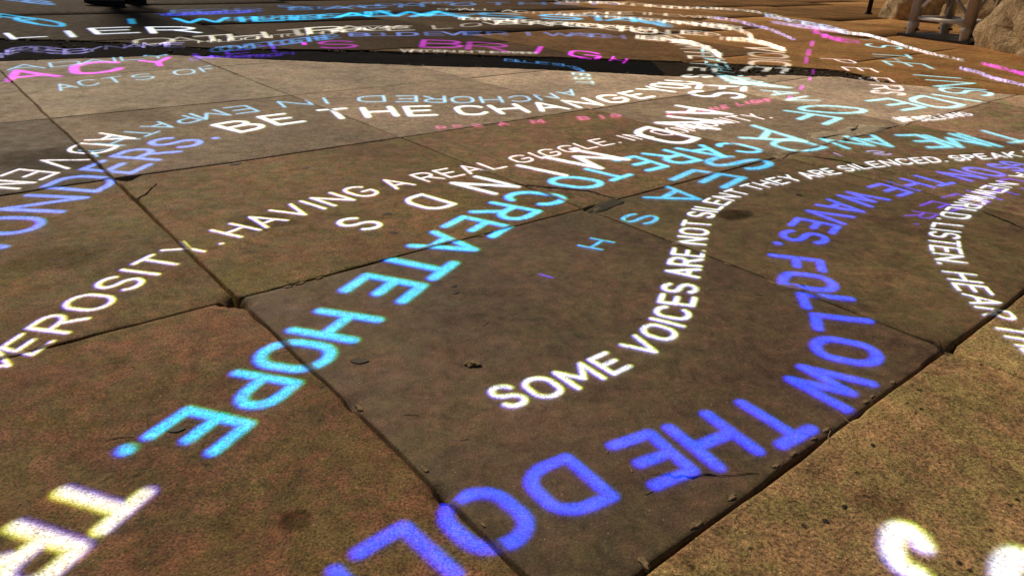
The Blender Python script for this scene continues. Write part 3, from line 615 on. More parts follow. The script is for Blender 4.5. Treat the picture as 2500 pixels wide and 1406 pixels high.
'C-11754,29086,-12293,30226,439,649 O-11484,29443,-12036,30647,492,726 M-11169,29855,-11737,31137,603,889 E-10827,30296,-11412,31670,465,693 T-10367,30902,-10971,32398,523,815 O-10047,31367,-10656,32934,572,956 G-9763,31866,-10363,33465,533,957 E-9511,32369,-10092,33970,452,838 T-9274,32849,-9833,34444,484,891 H-9044,33300,-9580,34882,525,935 E-8836,33690,-9351,35254,463,796 R-8635,34060,-9130,35604,514,866'),
('pinkdots','row of small pink projected letters under the white word CHANGE','pink',0.55,0.14,0,
'D-1816,17159,-1930,17446,162,70 R-1423,17314,-1535,17613,163,66 E-955,17488,-1068,17814,158,67 A-333,17743,-445,18106,211,95 M535,18129,431,18535,258,121 B1763,18707,1679,19140,219,107 I2260,18958,2187,19386,7,4 G2648,19181,2589,19589,205,116'),
('pinkdots2','small pink projected letters crossing the white word AND','pink',0.6,0.12,0,
'A4201,19816,4174,20191,207,98 S4618,20029,4598,20412,179,100 O5220,20383,5210,20800,202,139 N5635,20683,5633,21133,200,161 E6033,21033,6039,21512,179,157 L6627,21585,6646,22090,175,154 I6921,21847,6946,22361,7,6 G7220,22101,7252,22617,230,184 H7558,22363,7595,22866,239,161 T7745,22485,7784,22958,237,91'),
('mag2','dim magenta projected blobs stepping up beside the cyan word OF','magenta',0.45,0.08,0,
'L8632,23231,8840,23848,217,393 O9600,25001,9820,25630,274,521 V10581,26950,10826,27630,267,581 E11539,29193,11873,30105,265,673'),
('mag3','dim magenta projected blobs beyond the right end of the channel','magenta',0.45,0.08,0,
'J12333,32211,12815,33564,483,1230 O13508,35182,14081,36777,743,1853 Y14966,38749,15601,40496,802,1963'),
('mag4','faint magenta projected smear on the tan ground left of the truss','magenta',0.4,0.08,0,
'S17844,46146,18899,49013,-500,-2393 H17559,44469,18558,47129,-333,-2408 I17470,43478,18413,45952,-5,-73 N17472,42672,18350,44933,31,-2075 E17631,41884,18401,43816,367,-1506 S17941,41491,18596,43089,870,-1074'),
('tiny','row of faint cream projected dots along the far lip of the channel','cream',0.35,0.14,1,
'W-4715,30885,-4811,31526,532,76 R-4372,30933,-4461,31577,355,51 I-4144,30965,-4228,31610,12,2 T-3919,30997,-4000,31643,344,49 T-3609,31041,-3684,31689,345,49 E-3317,31082,-3386,31732,321,45 N-2978,31129,-3040,31780,370,51 I-2545,31188,-2598,31842,12,2 N-2251,31227,-2299,31883,371,50 T-1721,31298,-1758,31956,349,47 H-1401,31341,-1432,32001,373,50 E-1090,31383,-1115,32044,326,44 S-643,31442,-659,32106,351,47 T-332,31484,-342,32150,352,48 A-43,31523,-48,32190,401,54 R229,31559,231,32228,366,49 S493,31594,499,32264,354,48'),
('est','small pale cyan projected letters climbing out of the channel near centre','palecyan',0.9,0.1,0,
'E1847,26437,2489,26236,2,-334 S1850,25538,2495,25480,1,-345 T1848,24616,2499,24690,0,-350'),
('dense1','thin cream projected row of tiny letters crossing the larger cream line at left','cream',0.6,0.07,1,
'H-13252,31184,-13571,31971,366,405 O-12966,31472,-13294,32305,396,442 L-12663,31779,-13000,32662,320,370 D-12330,32134,-12675,33073,406,498 O-11811,32746,-12169,33783,435,583 N-11429,33246,-11798,34363,443,611 T-10879,33968,-11255,35188,462,612 O-10417,34534,-10790,35818,548,696 H-9720,35341,-10079,36693,553,707 O-9251,35907,-9596,37293,552,769 P-8872,36463,-9203,37867,458,735 E-8553,37064,-8868,38471,398,701 A-8091,37996,-8381,39392,498,837 L-7774,38555,-8045,39935,417,597 W-7435,38988,-7688,40346,862,955 A-7072,39328,-7306,40656,682,619 Y-6734,39627,-6950,40926,640,551 S-6379,39954,-6578,41223,583,504'),
('dense2','cyan projected row of small letters packed behind the bright cyan far line','cyan',0.7,0.07,1,
'B-15100,40642,-15817,42640,1118,946 R-14759,40892,-15482,42964,1156,978 A-14407,41150,-15135,43300,1321,1105 V-14020,41430,-14752,43666,1344,1093 E-13610,41711,-14346,44041,1196,934 H-13017,42082,-13756,44550,1470,1101 E-12621,42302,-13363,44866,1310,1016 A-12264,42512,-13005,45159,1547,1399 R-11919,42820,-12646,45511,1273,1441 T-11581,43284,-12277,45959,1099,1480 S-11207,43911,-11857,46526,1012,1486 G-10640,44885,-11223,47407,1010,1544 A-10244,45555,-10786,48029,1044,1614 T-9900,46125,-10413,48577,902,1407 H-9572,46663,-10061,49106,956,1498 E-9238,47208,-9705,49644,827,1299 R-8892,47776,-9335,50201,914,1435'),
('dense3','short deep blue projected row of small letters near the top left','blue',0.6,0.08,1,
'Y-19402,41860,-20129,43488,1025,1297 O-19187,42079,-19937,43784,1108,1395 U-18933,42339,-19707,44133,1140,1408 A-18557,42722,-19359,44633,1327,1556 R-18287,42996,-19097,44965,1272,1424 E-18022,43265,-18829,45267,1176,1286 E-17644,43663,-18438,45691,1178,1305 N-17383,43961,-18160,45990,1325,1517 O-17147,44264,-17900,46272,1319,1572 U-16929,44567,-17654,46539,1232,1508 G-16712,44874,-17409,46805,1197,1479 H-16490,45187,-17158,47078,1169,1445'),
('dense4','cream projected row of tiny letters just before the dense cream arc','cream',0.75,0.07,1,
'T-3589,45979,-3743,47935,1036,149 O-3249,46027,-3388,47987,1145,164 M-2890,46079,-3015,48043,1326,187 O-2528,46135,-2639,48102,1151,144 R-2181,46186,-2277,48156,1086,85 R-1831,46212,-1914,48191,1093,-5 O-1467,46185,-1534,48184,1170,-130 W-1000,46067,-1049,48110,1657,-340 B-304,45848,-325,47965,1134,-280 E146,45707,145,47868,1041,-261 G622,45570,643,47760,1212,-302 I981,45475,1019,47672,39,-10 N1357,45382,1412,47576,1216,-299 S1918,45248,1999,47430,1132,-277 T2652,45074,2766,47237,1123,-275 O3138,44958,3275,47110,1233,-302 D3575,44854,3731,46996,1190,-292 A4007,44753,4183,46885,1261,-314 Y4481,44642,4678,46764,1176,-307 W5241,44444,5471,46548,1675,-515 I5632,44320,5879,46412,37,-13 T5919,44216,6179,46298,1049,-393 H6326,44052,6603,46120,1102,-449 U6882,43821,7182,45867,1087,-458 S7250,43669,7566,45701,1011,-427'),
('dense5','cream projected row of tiny letters behind the dense cream arc','cream',0.6,0.07,1,
'K2928,51833,3037,53942,1162,-92 E3379,51799,3505,53904,1044,-82 E3852,51767,3996,53866,1041,-87 P4380,51728,4545,53822,1114,-115 T5145,51638,5341,53739,1112,-178 H5676,51524,5896,53657,1194,-262 E6209,51357,6458,53549,1056,-292 F7007,51065,7303,53350,1038,-370 I7407,50901,7726,53223,40,-16 R7818,50707,8159,53053,1182,-562 E8359,50396,8726,52740,1024,-583 B9043,49942,9438,52248,1094,-687 U9495,49635,9907,51911,1129,-682 R9915,49388,10343,51639,1119,-590 N10376,49182,10822,51415,1183,-536 I10720,49054,11181,51276,38,-16 N11078,48933,11553,51144,1185,-508 G11598,48748,12094,50942,1141,-587 B12195,48397,12712,50560,945,-784 R12523,48052,13051,50185,798,-913 I12711,47794,13244,49904,24,-32 G12885,47532,13423,49620,693,-1016 H13116,47172,13659,49229,653,-1023 T13307,46877,13855,48908,600,-949'),
('dense6','cream projected row of tiny letters against the left stacked column','cream',0.9,0.09,1,
'L6498,38880,6783,40711,959,-464 E6798,38707,7104,40580,1052,-532 A7106,38524,7435,40440,1266,-757 R7413,38308,7764,40253,1070,-846 N7712,38029,8080,39977,974,-1025 G8098,37551,8483,39466,771,-1159 R8322,37190,8713,39068,587,-1186 O8485,36810,8881,38651,447,-1312 W8629,36279,9026,38070,394,-1857 S8772,35419,9163,37116,107,-1157 H8812,34806,9192,36421,29,-1182 A8807,34173,9170,35691,-33,-1184 R8779,33561,9124,34982,-55,-1007 E8750,32988,9078,34319,-53,-850'),
('dense7','cream projected row of tiny letters above the right stacked column','cream',0.9,0.08,1,
'I11017,39995,11460,41706,35,-12 N11171,39927,11629,41668,1097,-362 E11440,39811,11925,41604,984,-330 V11606,39744,12107,41570,1169,-452 E11753,39681,12270,41535,941,-520 R11885,39596,12414,41470,901,-806 Y12008,39449,12546,41328,711,-1033 V12149,39152,12691,41011,504,-1180 O12241,38908,12784,40744,417,-1197 I12303,38743,12846,40562,11,-38 C12360,38574,12903,40378,290,-1133 E12429,38299,12972,40077,180,-1024 A12489,37800,13028,39534,111,-1235 S12521,37261,13053,38947,58,-1060 O12537,36925,13065,38582,55,-1150 N12552,36636,13076,38267,51,-1098 G12566,36376,13087,37985,51,-1084'),
('dense8','dim blue projected row of tiny letters highest up left of centre','sky',0.5,0.08,1,
'S-15493,50023,-15984,51649,1311,-357 A-14580,49807,-15075,51545,1645,-55 F-13646,49851,-14140,51706,1295,468 E-12765,50326,-13251,52293,1186,936 A-11530,51763,-11991,53881,1200,1567 N-10673,53170,-11103,55353,1082,1566 D-9776,54620,-10162,56802,1111,1536 W-8239,56737,-8547,58884,1763,2038 A-7059,58001,-7319,60166,1443,1364 R-6064,58825,-6291,61049,1433,1172 M-4984,59642,-5177,61946,1874,1436'),
('dense9','dim lavender projected row of tiny letters left of the boulders','lav',0.6,0.08,1,
'S17394,51708,18068,53806,549,-1363 E17501,51408,18192,53535,519,-1288 E17617,51078,18328,53236,528,-1309 T17785,50599,18524,52801,588,-1433 H17902,50262,18660,52494,672,-1541 E18020,49951,18799,52214,662,-1330 G18205,49577,19013,51885,929,-1476 O18343,49362,19174,51705,1084,-1474 O18479,49178,19331,51557,1149,-1462 D18636,48961,19515,51379,1109,-1462 I18823,48679,19730,51137,34,-50 N18941,48483,19862,50955,977,-1607 O19125,48114,20059,50579,829,-1754 T19212,47900,20146,50342,671,-1610 H19285,47712,20218,50132,681,-1720 E19358,47532,20290,49933,582,-1490 R19430,47354,20362,49737,643,-1644 S19505,47171,20437,49536,617,-1579'),
('dense10','dim violet projected row of tiny letters lying across the channel at left','purple',0.5,0.09,1,
'Q-11567,26282,-11804,26851,240,401 U-11367,26578,-11614,27186,253,393 I-11215,26795,-11467,27433,9,13 E-11060,26997,-11319,27664,273,351 T-10810,27266,-11077,27976,352,363 S-10426,27544,-10702,28311,434,328 T-10154,27680,-10434,28483,468,320 R-9909,27805,-10191,28635,487,359 E-9708,27951,-9987,28793,413,365 N-9539,28128,-9810,28967,430,459 G-9383,28334,-9644,29158,392,476 T-9236,28542,-9486,29349,348,443 H-9084,28753,-9323,29542,363,463'),
('dense11','small blue projected letters lying in the channel under the magenta G','sky',0.8,0.08,1,
'B-334,29279,-345,29979,556,-162 L30,29174,27,29863,453,-144 U425,29048,430,29735,551,-205 E864,28876,880,29576,471,-223 S1465,28553,1496,29286,469,-353 K1837,28227,1879,28978,390,-485 I2024,27948,2070,28698,10,-18 E2150,27647,2199,28386,175,-523 S2262,27181,2313,27889,81,-563'),
]

PAL = dict(cyan=(.04, .72, 1.3), white=(1.15, 1.25, 1.40), warm=(1.25, 1.15, 1.20), blue=(.055, .13, 1.25), purple=(.17, .055, 1.1),
           magenta=(1.1, .05, 1.15), lav=(.55, .50, 1.1), cream=(1.15, 1.08, .90), paleblue=(.30, .72, 1.05), sky=(.12, .42, 1.0),
           palecyan=(.45, .95, 1.05), bluesm=(.22, .36, 1.0), skysm=(.40, .62, 1.0), gold=(1.2, 1.15, .95), pink=(1.1, .16, .50))

def seg_dist(P, A, B):
    d = np.full(len(P), 9e9)
    for a, b in zip(A, B):
        ab = b - a; L = ab @ ab + 1e-12
        t = np.clip(((P - a) @ ab) / L, 0, 1)
        q = P - (a + t[:, None] * ab)
        d = np.minimum(d, (q * q).sum(1))
    return np.sqrt(d)

def sstep(x): x = np.clip(x, 0, 1); return x * x * (3 - 2 * x)

def letter_geo(ch, b, t, w, hwf, col, gain, lift):
    up = t - b; h = np.linalg.norm(up)
    hw = hwf * h * (.88 if math.hypot(*b) < 1.0 else (.80 if math.hypot(*b) < 3 else .68))
    iy = min(hw / h, .3)
    A = []; B = []
    for st in FONT[ch][1]:
        P = np.array(st, float)
        if len(P) == 2 and ch == '.':
            P = np.array([(.5, .02), (.5, .03)])
        y = iy + P[:, 1] * (1 - 2 * iy); x = P[:, 0] - .5
        q = b + np.outer(y, up) + np.outer(x, w)
        A += list(q[:-1]); B += list(q[1:])
    if ch == '.': hw *= 1.15
    A = np.array(A); B = np.array(B)
    dist = math.hypot(*b)
    soft = (.56 if dist < 1.0 else .42) * hw + .0006
    cell = max(hw / 2.6, .0016)
    lo = np.minimum(A.min(0), B.min(0)) - hw - soft * 2; hi = np.maximum(A.max(0), B.max(0)) + hw + soft * 2
    nx = min(120, max(3, int((hi[0] - lo[0]) / cell) + 1)); ny = min(120, max(3, int((hi[1] - lo[1]) / cell) + 1))
    X, Y = np.meshgrid(np.linspace(lo[0], hi[0], nx), np.linspace(lo[1], hi[1], ny))
    P = np.c_[X.ravel(), Y.ravel()]
    fr = (.30 * soft + .0006) if dist < 1.3 else .2 * soft          # lateral colour error of the projector lens
    sgn = -1 if col is PAL['gold'] else 1
    off = np.array((-.75, -.65)) * fr * sgn
    al = []
    bluish = col[2] > 2.5 * max(col[0], col[1])
    for k, s_ in ((0, .9 if bluish else -.45), (1, -.8 if bluish else -.6), (2, .2 if bluish else .9)):
        d = seg_dist(P - off * s_, A, B)
        al.append(1 - sstep((d - (hw - soft)) / (2 * soft)))
    rgb = np.stack(al, 1)
    vis = (rgb.max(1) > .004).reshape(ny, nx)
    keep = vis[:-1, :-1] | vis[1:, :-1] | vis[:-1, 1:] | vis[1:, 1:]
    idx = np.arange(nx * ny).reshape(ny, nx)
    f = np.stack([idx[:-1, :-1], idx[:-1, 1:], idx[1:, 1:], idx[1:, :-1]], -1)[keep].reshape(-1, 4)
    used = np.unique(f); remap = -np.ones(nx * ny, int); remap[used] = np.arange(len(used))
    P = P[used]; rgb = rgb[used]; f = remap[f]
    z, near, chan = surface(P[:, 0], P[:, 1])
    jd = joint_dist(P[:, 0], P[:, 1])
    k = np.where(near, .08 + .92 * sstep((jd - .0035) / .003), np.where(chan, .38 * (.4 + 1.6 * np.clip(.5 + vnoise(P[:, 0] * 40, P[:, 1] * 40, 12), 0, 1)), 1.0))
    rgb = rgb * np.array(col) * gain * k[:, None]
    v = np.c_[P, z + .0016 + lift]
    return v, f, rgb

def letter_obj(name, geo, parent):
    v, f, rgb = geo
    c = v.mean(0); c[2] = 0
    o = mesh_obj(name, (v - c), f.tolist(), MAT_BEAM, parent, loc=tuple(c))
    at = o.data.attributes.new("beam", 'FLOAT_COLOR', 'POINT')
    at.data.foreach_set("color", np.c_[rgb, np.ones(len(rgb))].astype(np.float32).ravel())
    o.visible_shadow = True
    return o

for li, (key, label, colname, gain, hwf, single, txt) in enumerate(LINES):
    lift = .00006 * li
    items = []
    toks = txt.split(' ')
    for i, tk in enumerate(toks):
        ch = tk[0]; v = np.array([float(q) for q in tk[1:].split(',')]) / 10000.0
        g_ = gain
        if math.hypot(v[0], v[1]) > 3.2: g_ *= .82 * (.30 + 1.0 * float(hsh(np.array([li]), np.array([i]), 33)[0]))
        if colname == 'wonders': cc = (.10, .17, 1.15) if i < 8 else (1.15, 1.3, 1.3)
        else: cc = PAL[colname]
        if key == 'wonders' and i < 8: cc = tuple(np.array((.15, .30, 1.4)) + np.array((.02, .03, 0)) * i * .6)
        if key == 'follow':
            k = min(1, i / 12.0); cc = tuple(np.array((.11, .15, 1.1)) * (1 - k) + np.array((.022, .095, 1.75)) * k)
        if key == 'time':
            if i >= 12: cc = (.09, .17, 1.1)
            elif i >= 7: cc = (.05, .62, 1.15)
            else: cc = (.18, .80, 1.05)
        if key == 'inside': cc = (.26, .82, 1.0)
        if key == 'bright' and 3 <= i <= 5: cc = (.20, .05, 1.0); g_ = .7
        if key == 'care':
            k = i / 16.0; cc = (.12 * (1 - k) + .01, .95 - .20 * k, 1.7)
        if colname not in PAL: base = cc
        else: base = PAL['gold'] if colname == 'gold' else cc
        items.append((ch, letter_geo(ch, v[0:2], v[2:4], v[4:6], hwf, base, g_, lift)))
    if single:
        vs = []; fs = []; cs = []; n = 0
        for ch, (v, f, c) in items:
            vs.append(v); fs.append(f + n); cs.append(c); n += len(v)
        o = letter_obj("projected_text", (np.concatenate(vs), np.concatenate(fs), np.concatenate(cs)), None)
        props(o, label, "projection", "lines of projected text on the paving")
    else:
        b0 = items[0][1][0].mean(0)
        root = props(empty("projected_text", (float(b0[0]), float(b0[1]), 0)), label, "projection", "lines of projected text on the paving")
        for ch, gq in items:
            o = letter_obj("letter", gq, None)
            o.parent = root
            o.location = Vector(o.location) - root.location

# ------------------------------------------------------------------ truss tower
def tube(bm, p, q, r0, r1=None, n=14, caps=True):
    p = Vector(p); q = Vector(q); r1 = r0 if r1 is None else r1
    d = (q - p).normalized(); s_ = d.orthogonal().normalized(); t_ = d.cross(s_)
    ra = []; rb = []
    for i in range(n):
        a = 2 * math.pi * i / n; w = s_ * math.cos(a) + t_ * math.sin(a)
        ra.append(bm.verts.new(p + w * r0)); rb.append(bm.verts.new(q + w * r1))
    for i in range(n):
        k = (i + 1) % n; bm.faces.new((ra[i], ra[k], rb[k], rb[i]))
    if caps:
        bm.faces.new(ra[::-1]); bm.faces.new(rb)
def tube_obj(name, p, q, r, mat, parent, r1=None):
    bm = bmesh.new(); tube(bm, p, q, r, r1)
    o = bm_obj(name, bm, mat, parent)
    for pl in o.data.polygons:
        if len(pl.vertices) > 4: pl.use_smooth = False
    return o

TX, TY = 2.399, 4.685
truss = props(empty("lighting_truss", (TX, TY, 0)), "aluminium box truss tower with cross braces standing on a dark base plate", "truss")
E1 = Vector((.1405, -.339, 0)); E2 = Vector((.264, .110, 0))
corners = [Vector((0, 0, 0)), E1, E1 + E2, E2]
bm = bmesh.new()
n1 = E1.normalized(); n2 = E2.normalized(); mn = .055
pl = [-n1 * .06 - n2 * .05, E1 + n1 * .07 - n2 * .05, E1 + E2 + n1 * .07 + n2 * .06, E2 - n1 * .06 + n2 * .06]
lo_ = [bm.verts.new(p + Vector((0, 0, -.004))) for p in pl]; hi_ = [bm.verts.new(p + Vector((0, 0, .012))) for p in pl]
bm.faces.new(lo_[::-1]); bm.faces.new(hi_)
for i in range(4): bm.faces.new((lo_[i], lo_[(i + 1) % 4], hi_[(i + 1) % 4], hi_[i]))
bmesh.ops.bevel(bm, geom=bm.edges[:], offset=.003, segments=2, affect='EDGES')
bm_obj("base_plate", bm, MAT_STEEL, truss, smooth=False)
HT = 2.6
for ci, c in enumerate(corners):
    leg = tube_obj("leg", c + Vector((0, 0, .055)), c + Vector((0, 0, HT)), .032, MAT_ALU, truss)
    bm = bmesh.new()
    tube(bm, c + Vector((0, 0, .012)), c + Vector((0, 0, .062)), .027, .034, 18)
    tube(bm, c + Vector((0, 0, .0623)), c + Vector((0, 0, .072)), .0355, .0355, 18)
    tube(bm, c + Vector((0, 0, .0722)), c + Vector((0, 0, .090)), .034, .030, 18)
    k = bm_obj("socket", bm, MAT_ALU, truss, smooth=False)
    d = n1 if ci % 2 == 0 else -n1
    tube_obj("pin", c - n1 * .048 + Vector((0, 0, .040)), c + n1 * .048 + Vector((0, 0, .040)), .007, MAT_STEEL, truss)
for i in range(4):
    p, q = corners[i], corners[(i + 1) % 4]; d = (q - p).normalized()
    z = .105
    tube_obj("rung", p + d * .025 + Vector((0, 0, z)), q - d * .025 + Vector((0, 0, z)), .0115, MAT_LITTUBE, truss)
    zz = .165; k = 0
    while zz < HT - .3:
        a, b = (p, q) if k % 2 == 0 else (q, p)
        e = (b - a).normalized()
        tube_obj("brace", a + e * .02 + Vector((0, 0, zz)), b - e * .02 + Vector((0, 0, zz + .27)), .0095, MAT_LITTUBE if i == 0 and k == 0 else MAT_ALU, truss)
        if i == 0 and k == 0:
            tube_obj("brace", b - e * .02 + Vector((0, 0, zz - .02)), a + e * .02 + Vector((0, 0, zz + .25)) - e * 0, .0095, MAT_ALU, truss)
        zz += .27; k += 1

# ------------------------------------------------------------------ boulders
def boulder(loc, rad, seed, label, sub=5, rough=.22):
    bm = bmesh.new(); bmesh.ops.create_icosphere(bm, subdivisions=sub, radius=1)
    for v in bm.verts:
        c = v.co.copy()
        a = np.array
        n = float(fbm(a(c.x * 1.3 + seed), a(c.y * 1.3 + c.z * .9), seed, 3)) + float(fbm(a(c.z * 1.4 - seed), a(c.x * 1.1 - c.y), seed + 5, 3))
        m = float(fbm(a(c.x * 6 + c.z * 3), a(c.y * 6 - c.z * 4), seed + 9, 3))
        rd = abs(float(fbm(a(c.x * 2.6 + c.y * 1.2 + seed), a(c.z * 2.8 - c.y), seed + 3, 2)))
        f = 1 + rough * n + .10 * m - .22 * max(0, .16 - rd)
        # broken, blocky faces
        f *= 1 / max(abs(c.x) ** 4 + abs(c.y) ** 4 + abs(c.z) ** 4, .2) ** .14
        v.co = Vector((c.x * rad[0], c.y * rad[1], c.z * rad[2])) * f
        v.co.z = max(v.co.z, -.08 - loc[2])
    return props(bm_obj("boulder", bm, MAT_ROCK, loc=loc), label, "boulder", "sandstone boulders by the truss")
boulder((3.38, 3.92, .20), (.80, .62, .55), 3, "large rough sandstone boulder at the right edge beside the truss")
boulder((3.32, 6.22, .09), (.36, .28, .26), 11, "rounded tan boulder left of the truss legs")
boulder((3.52, 5.62, .10), (.40, .38, .34), 17, "tan boulder seen between the truss legs")
boulder((4.05, 5.00, .25), (.62, .55, .70), 23, "tall sandstone boulder behind the right truss leg")
boulder((4.6, 6.3, .25), (.8, .6, .7), 29, "farthest sandstone boulder behind the others", 4)

# ------------------------------------------------------------------ black post
post = props(empty("post", (2.969, 6.588, 0)), "slim black post standing left of the boulders", "post")
tube_obj("shaft", (0, 0, .006), (.0, 0, 1.05), .019, MAT_BLACK, post)
bm = bmesh.new(); tube(bm, (0, 0, -.004), (0, 0, .012), .034, .030, 18); bm_obj("foot", bm, MAT_BLACK, post, smooth=False)
bm = bmesh.new(); bmesh.ops.create_uvsphere(bm, u_segments=14, v_segments=8, radius=.026, matrix=Matrix.Translation((0, 0, 1.06))); bm_obj("cap", bm, MAT_BLACK, post)

# ------------------------------------------------------------------ small wear of the paving
def sz(x, y):
    z, _, _ = surface(np.array([x]), np.array([y])); return float(z[0])

def to_joint(x, y, gap):
    a = x * EA[0] + y * EA[1]; b = x * EB[0] + y * EB[1]
    la = min(A_LINES, key=lambda q: abs(q - a)); lb = min(B_LINES, key=lambda q: abs(q - b))
    if abs(la - a) < abs(lb - b): a = la + gap * (1 if a > la else -1)
    else: b = lb + gap * (1 if b > lb else -1)
    p = EA * a + EB * b
    return float(p[0]), float(p[1])

def flake(x, y, r, ang, mat=MAT_CHIP, stretch=2.4, th=.0012, n=11):
    v = []; f = []
    zz = sz(x, y)
    for k, (s_, dz) in enumerate(((1, -.003), (.96, th * .5), (.72, th))):
        for i in range(n):
            a = 2 * math.pi * i / n
            rr = r * s_ * (1 + .32 * random.uniform(-1, 1) * (1 if k == 0 else .4)) if k == 0 else None
            if k == 0: base = rr; v.append((math.cos(a) * rr * stretch, math.sin(a) * rr, dz))
            else:
                p = v[i]; v.append((p[0] * s_, p[1] * s_, dz + random.uniform(-.0004, .0004)))
    c = len(v); v.append((0, 0, th))
    for k in range(2):
        for i in range(n):
            j = (i + 1) % n; f.append((k * n + i, k * n + j, (k + 1) * n + j, (k + 1) * n + i))
    for i in range(n): f.append((2 * n + i, 2 * n + (i + 1) % n, c))
    ca, sa = math.cos(ang), math.sin(ang)
    v = [(p[0] * ca - p[1] * sa, p[0] * sa + p[1] * ca, p[2]) for p in v]
    return mesh_obj("stone_flake", v, f, mat, pavement, smooth=False, loc=(x, y, zz))
ANG_A = math.atan2(EA[1], EA[0]); ANG_B = math.atan2(EB[1], EB[0])
for (x, y, r, a) in [(-.1352, .5676, .009, ANG_A), (-.1395, .579, .006, ANG_A), (-.2527, .6877, .006, ANG_A), (-.2895, .8247, .008, ANG_B), (-.2739, .8348, .010, ANG_B), (-.255, .851, .007, ANG_B), (-.0471, 1.0239, .009, ANG_B),
                  (.2485, 1.020, .008, ANG_A), (.3121, .9504, .007, ANG_A), (.357, .8952, .011, ANG_A), (.2197, .5159, .006, ANG_B), (.2446, .5309, .007, ANG_B), (.2939, .5631, .007, ANG_B), (.3603, .6035, .007, ANG_B),
                  (.1715, .4742, .007, ANG_B), (.1346, .443, .008, ANG_B), (.1068, .3808, .008, ANG_A), (.3716, .6152, .006, ANG_B), (.275, .552, .006, ANG_B), (.405, .646, .006, ANG_B), (-.07, .475, .005, ANG_A), (-.02, .415, .005, ANG_A)]:
    x, y = to_joint(x, y, .006)
    flake(x, y, r * .34, a + random.uniform(-.2, .2))

def patch(name, pts, mat, h=.0022, sub=5, rag=.006):
    P = [Vector((p[0], p[1], 0)) for p in pts]; out = []
    for i, p in enumerate(P):
        q = P[(i + 1) % len(P)]
        for k in range(sub):
            r = p.lerp(q, k / sub); out.append(Vector((r.x + random.uniform(-rag, rag), r.y + random.uniform(-rag, rag), 0)))
    c = sum(out, Vector()) / len(out); v = []; f = []
    rings = (1.0, .94, .6, .3)
    for s_ in rings:
        for p in out:
            q = c + (p - c) * s_
            v.append((q.x - c.x, q.y - c.y, sz(q.x, q.y) + (-.004 if s_ == 1 else h)))
    n = len(out)
    for k in range(len(rings) - 1):
        for i in range(n):
            j = (i + 1) % n; f.append((k * n + i, k * n + j, (k + 1) * n + j, (k + 1) * n + i))
    v.append((0, 0, sz(c.x, c.y) + h))
    for i in range(n): f.append(((len(rings) - 1) * n + i, (len(rings) - 1) * n + (i + 1) % n, len(v) - 1))
    return mesh_obj(name, v, f, mat, pavement, loc=(c.x, c.y, 0))
patch("mortar_patch", [(.1184, 1.1714), (.1791, 1.2394), (.1998, 1.2209), (.1449, 1.1532)], MAT_PATCH, .0004, rag=.003)
MAT_PALE = simple("pale_broken_stone", (.50, .42, .29), .9, nscale=70, bump=.9, bd=.004)
patch("broken_edge", [(.7271, 1.8105), (.7243, 1.7459), (.7994, 1.7451), (.9116, 1.8401), (1.02, 1.955), (.968, 1.975), (.8334, 1.8825)], MAT_PALE, .0008, 5, .014)
patch("broken_edge", [(.60, 1.62), (.66, 1.63), (.70, 1.66), (.64, 1.66)], MAT_PALE, .0008, 4, .008)

def stain_material():
    N = NT("damp_stain")
    at = N.n("ShaderNodeAttribute"); at.attribute_name = "wet"
    pos = N.n("ShaderNodeNewGeometry").outputs["Position"]
    k = N.math('MULTIPLY', at.outputs["Fac"], N.ramp(N.noise(pos, 45, 5, .7), .3, .7, .55, 1.0))
    d = N.n("ShaderNodeBsdfDiffuse"); d.inputs[0].default_value = c4(.022, .015, .009)
    t = N.n("ShaderNodeBsdfTransparent"); m = N.n("ShaderNodeMixShader")
    N.link(k, m.inputs[0]); N.link(t.outputs[0], m.inputs[1]); N.link(d.outputs[0], m.inputs[2]); N.link(m.outputs[0], N.out.inputs[0])
    return N.m
MAT_STAIN = stain_material()
def stain(x, y, r, alpha, sx=1.3):
    n = 28; v = [(0, 0, 0)]; f = []; w = [alpha]; zz = sz(x, y)
    prof = [1 + .30 * float(vnoise(np.array(math.cos(2 * math.pi * i / n) * 1.7 + x * 31), np.array(math.sin(2 * math.pi * i / n) * 1.7 + y * 17), 3)) * 2 for i in range(n)]
    for s_, al in ((.35, 1), (.65, .95), (.85, .6), (1, 0)):
        for i in range(n):
            a = 2 * math.pi * i / n; v.append((math.cos(a) * r * s_ * prof[i] * sx, math.sin(a) * r * s_ * prof[i], 0)); w.append(alpha * al)
    v = [(p[0], p[1], sz(x + p[0], y + p[1]) - zz + .0011) for p in v]
    f = [(0, 1 + i, 1 + (i + 1) % n) for i in range(n)]
    for k in range(3):
        for i in range(n):
            j = (i + 1) % n; f.append((1 + k * n + i, 1 + (k + 1) * n + i, 1 + (k + 1) * n + j, 1 + k * n + j))
    o = mesh_obj("damp_stain", v, f, MAT_STAIN, pavement, loc=(x, y, zz))
    at = o.data.attributes.new("wet", 'FLOAT', 'POINT'); at.data.foreach_set("value", np.array(w, np.float32))
for q in [(.3757, 1.1688, .030, .6), (-.40, 1.05, .045, .3), (-.16, .415, .012, .45), (.31, .45, .02, .3), (-.62, .88, .05, .2), (-.9, 1.35, .09, .35), (.70, 1.10, .05, .2), (-.95, 1.75, .09, .2)]:
    stain(*q)

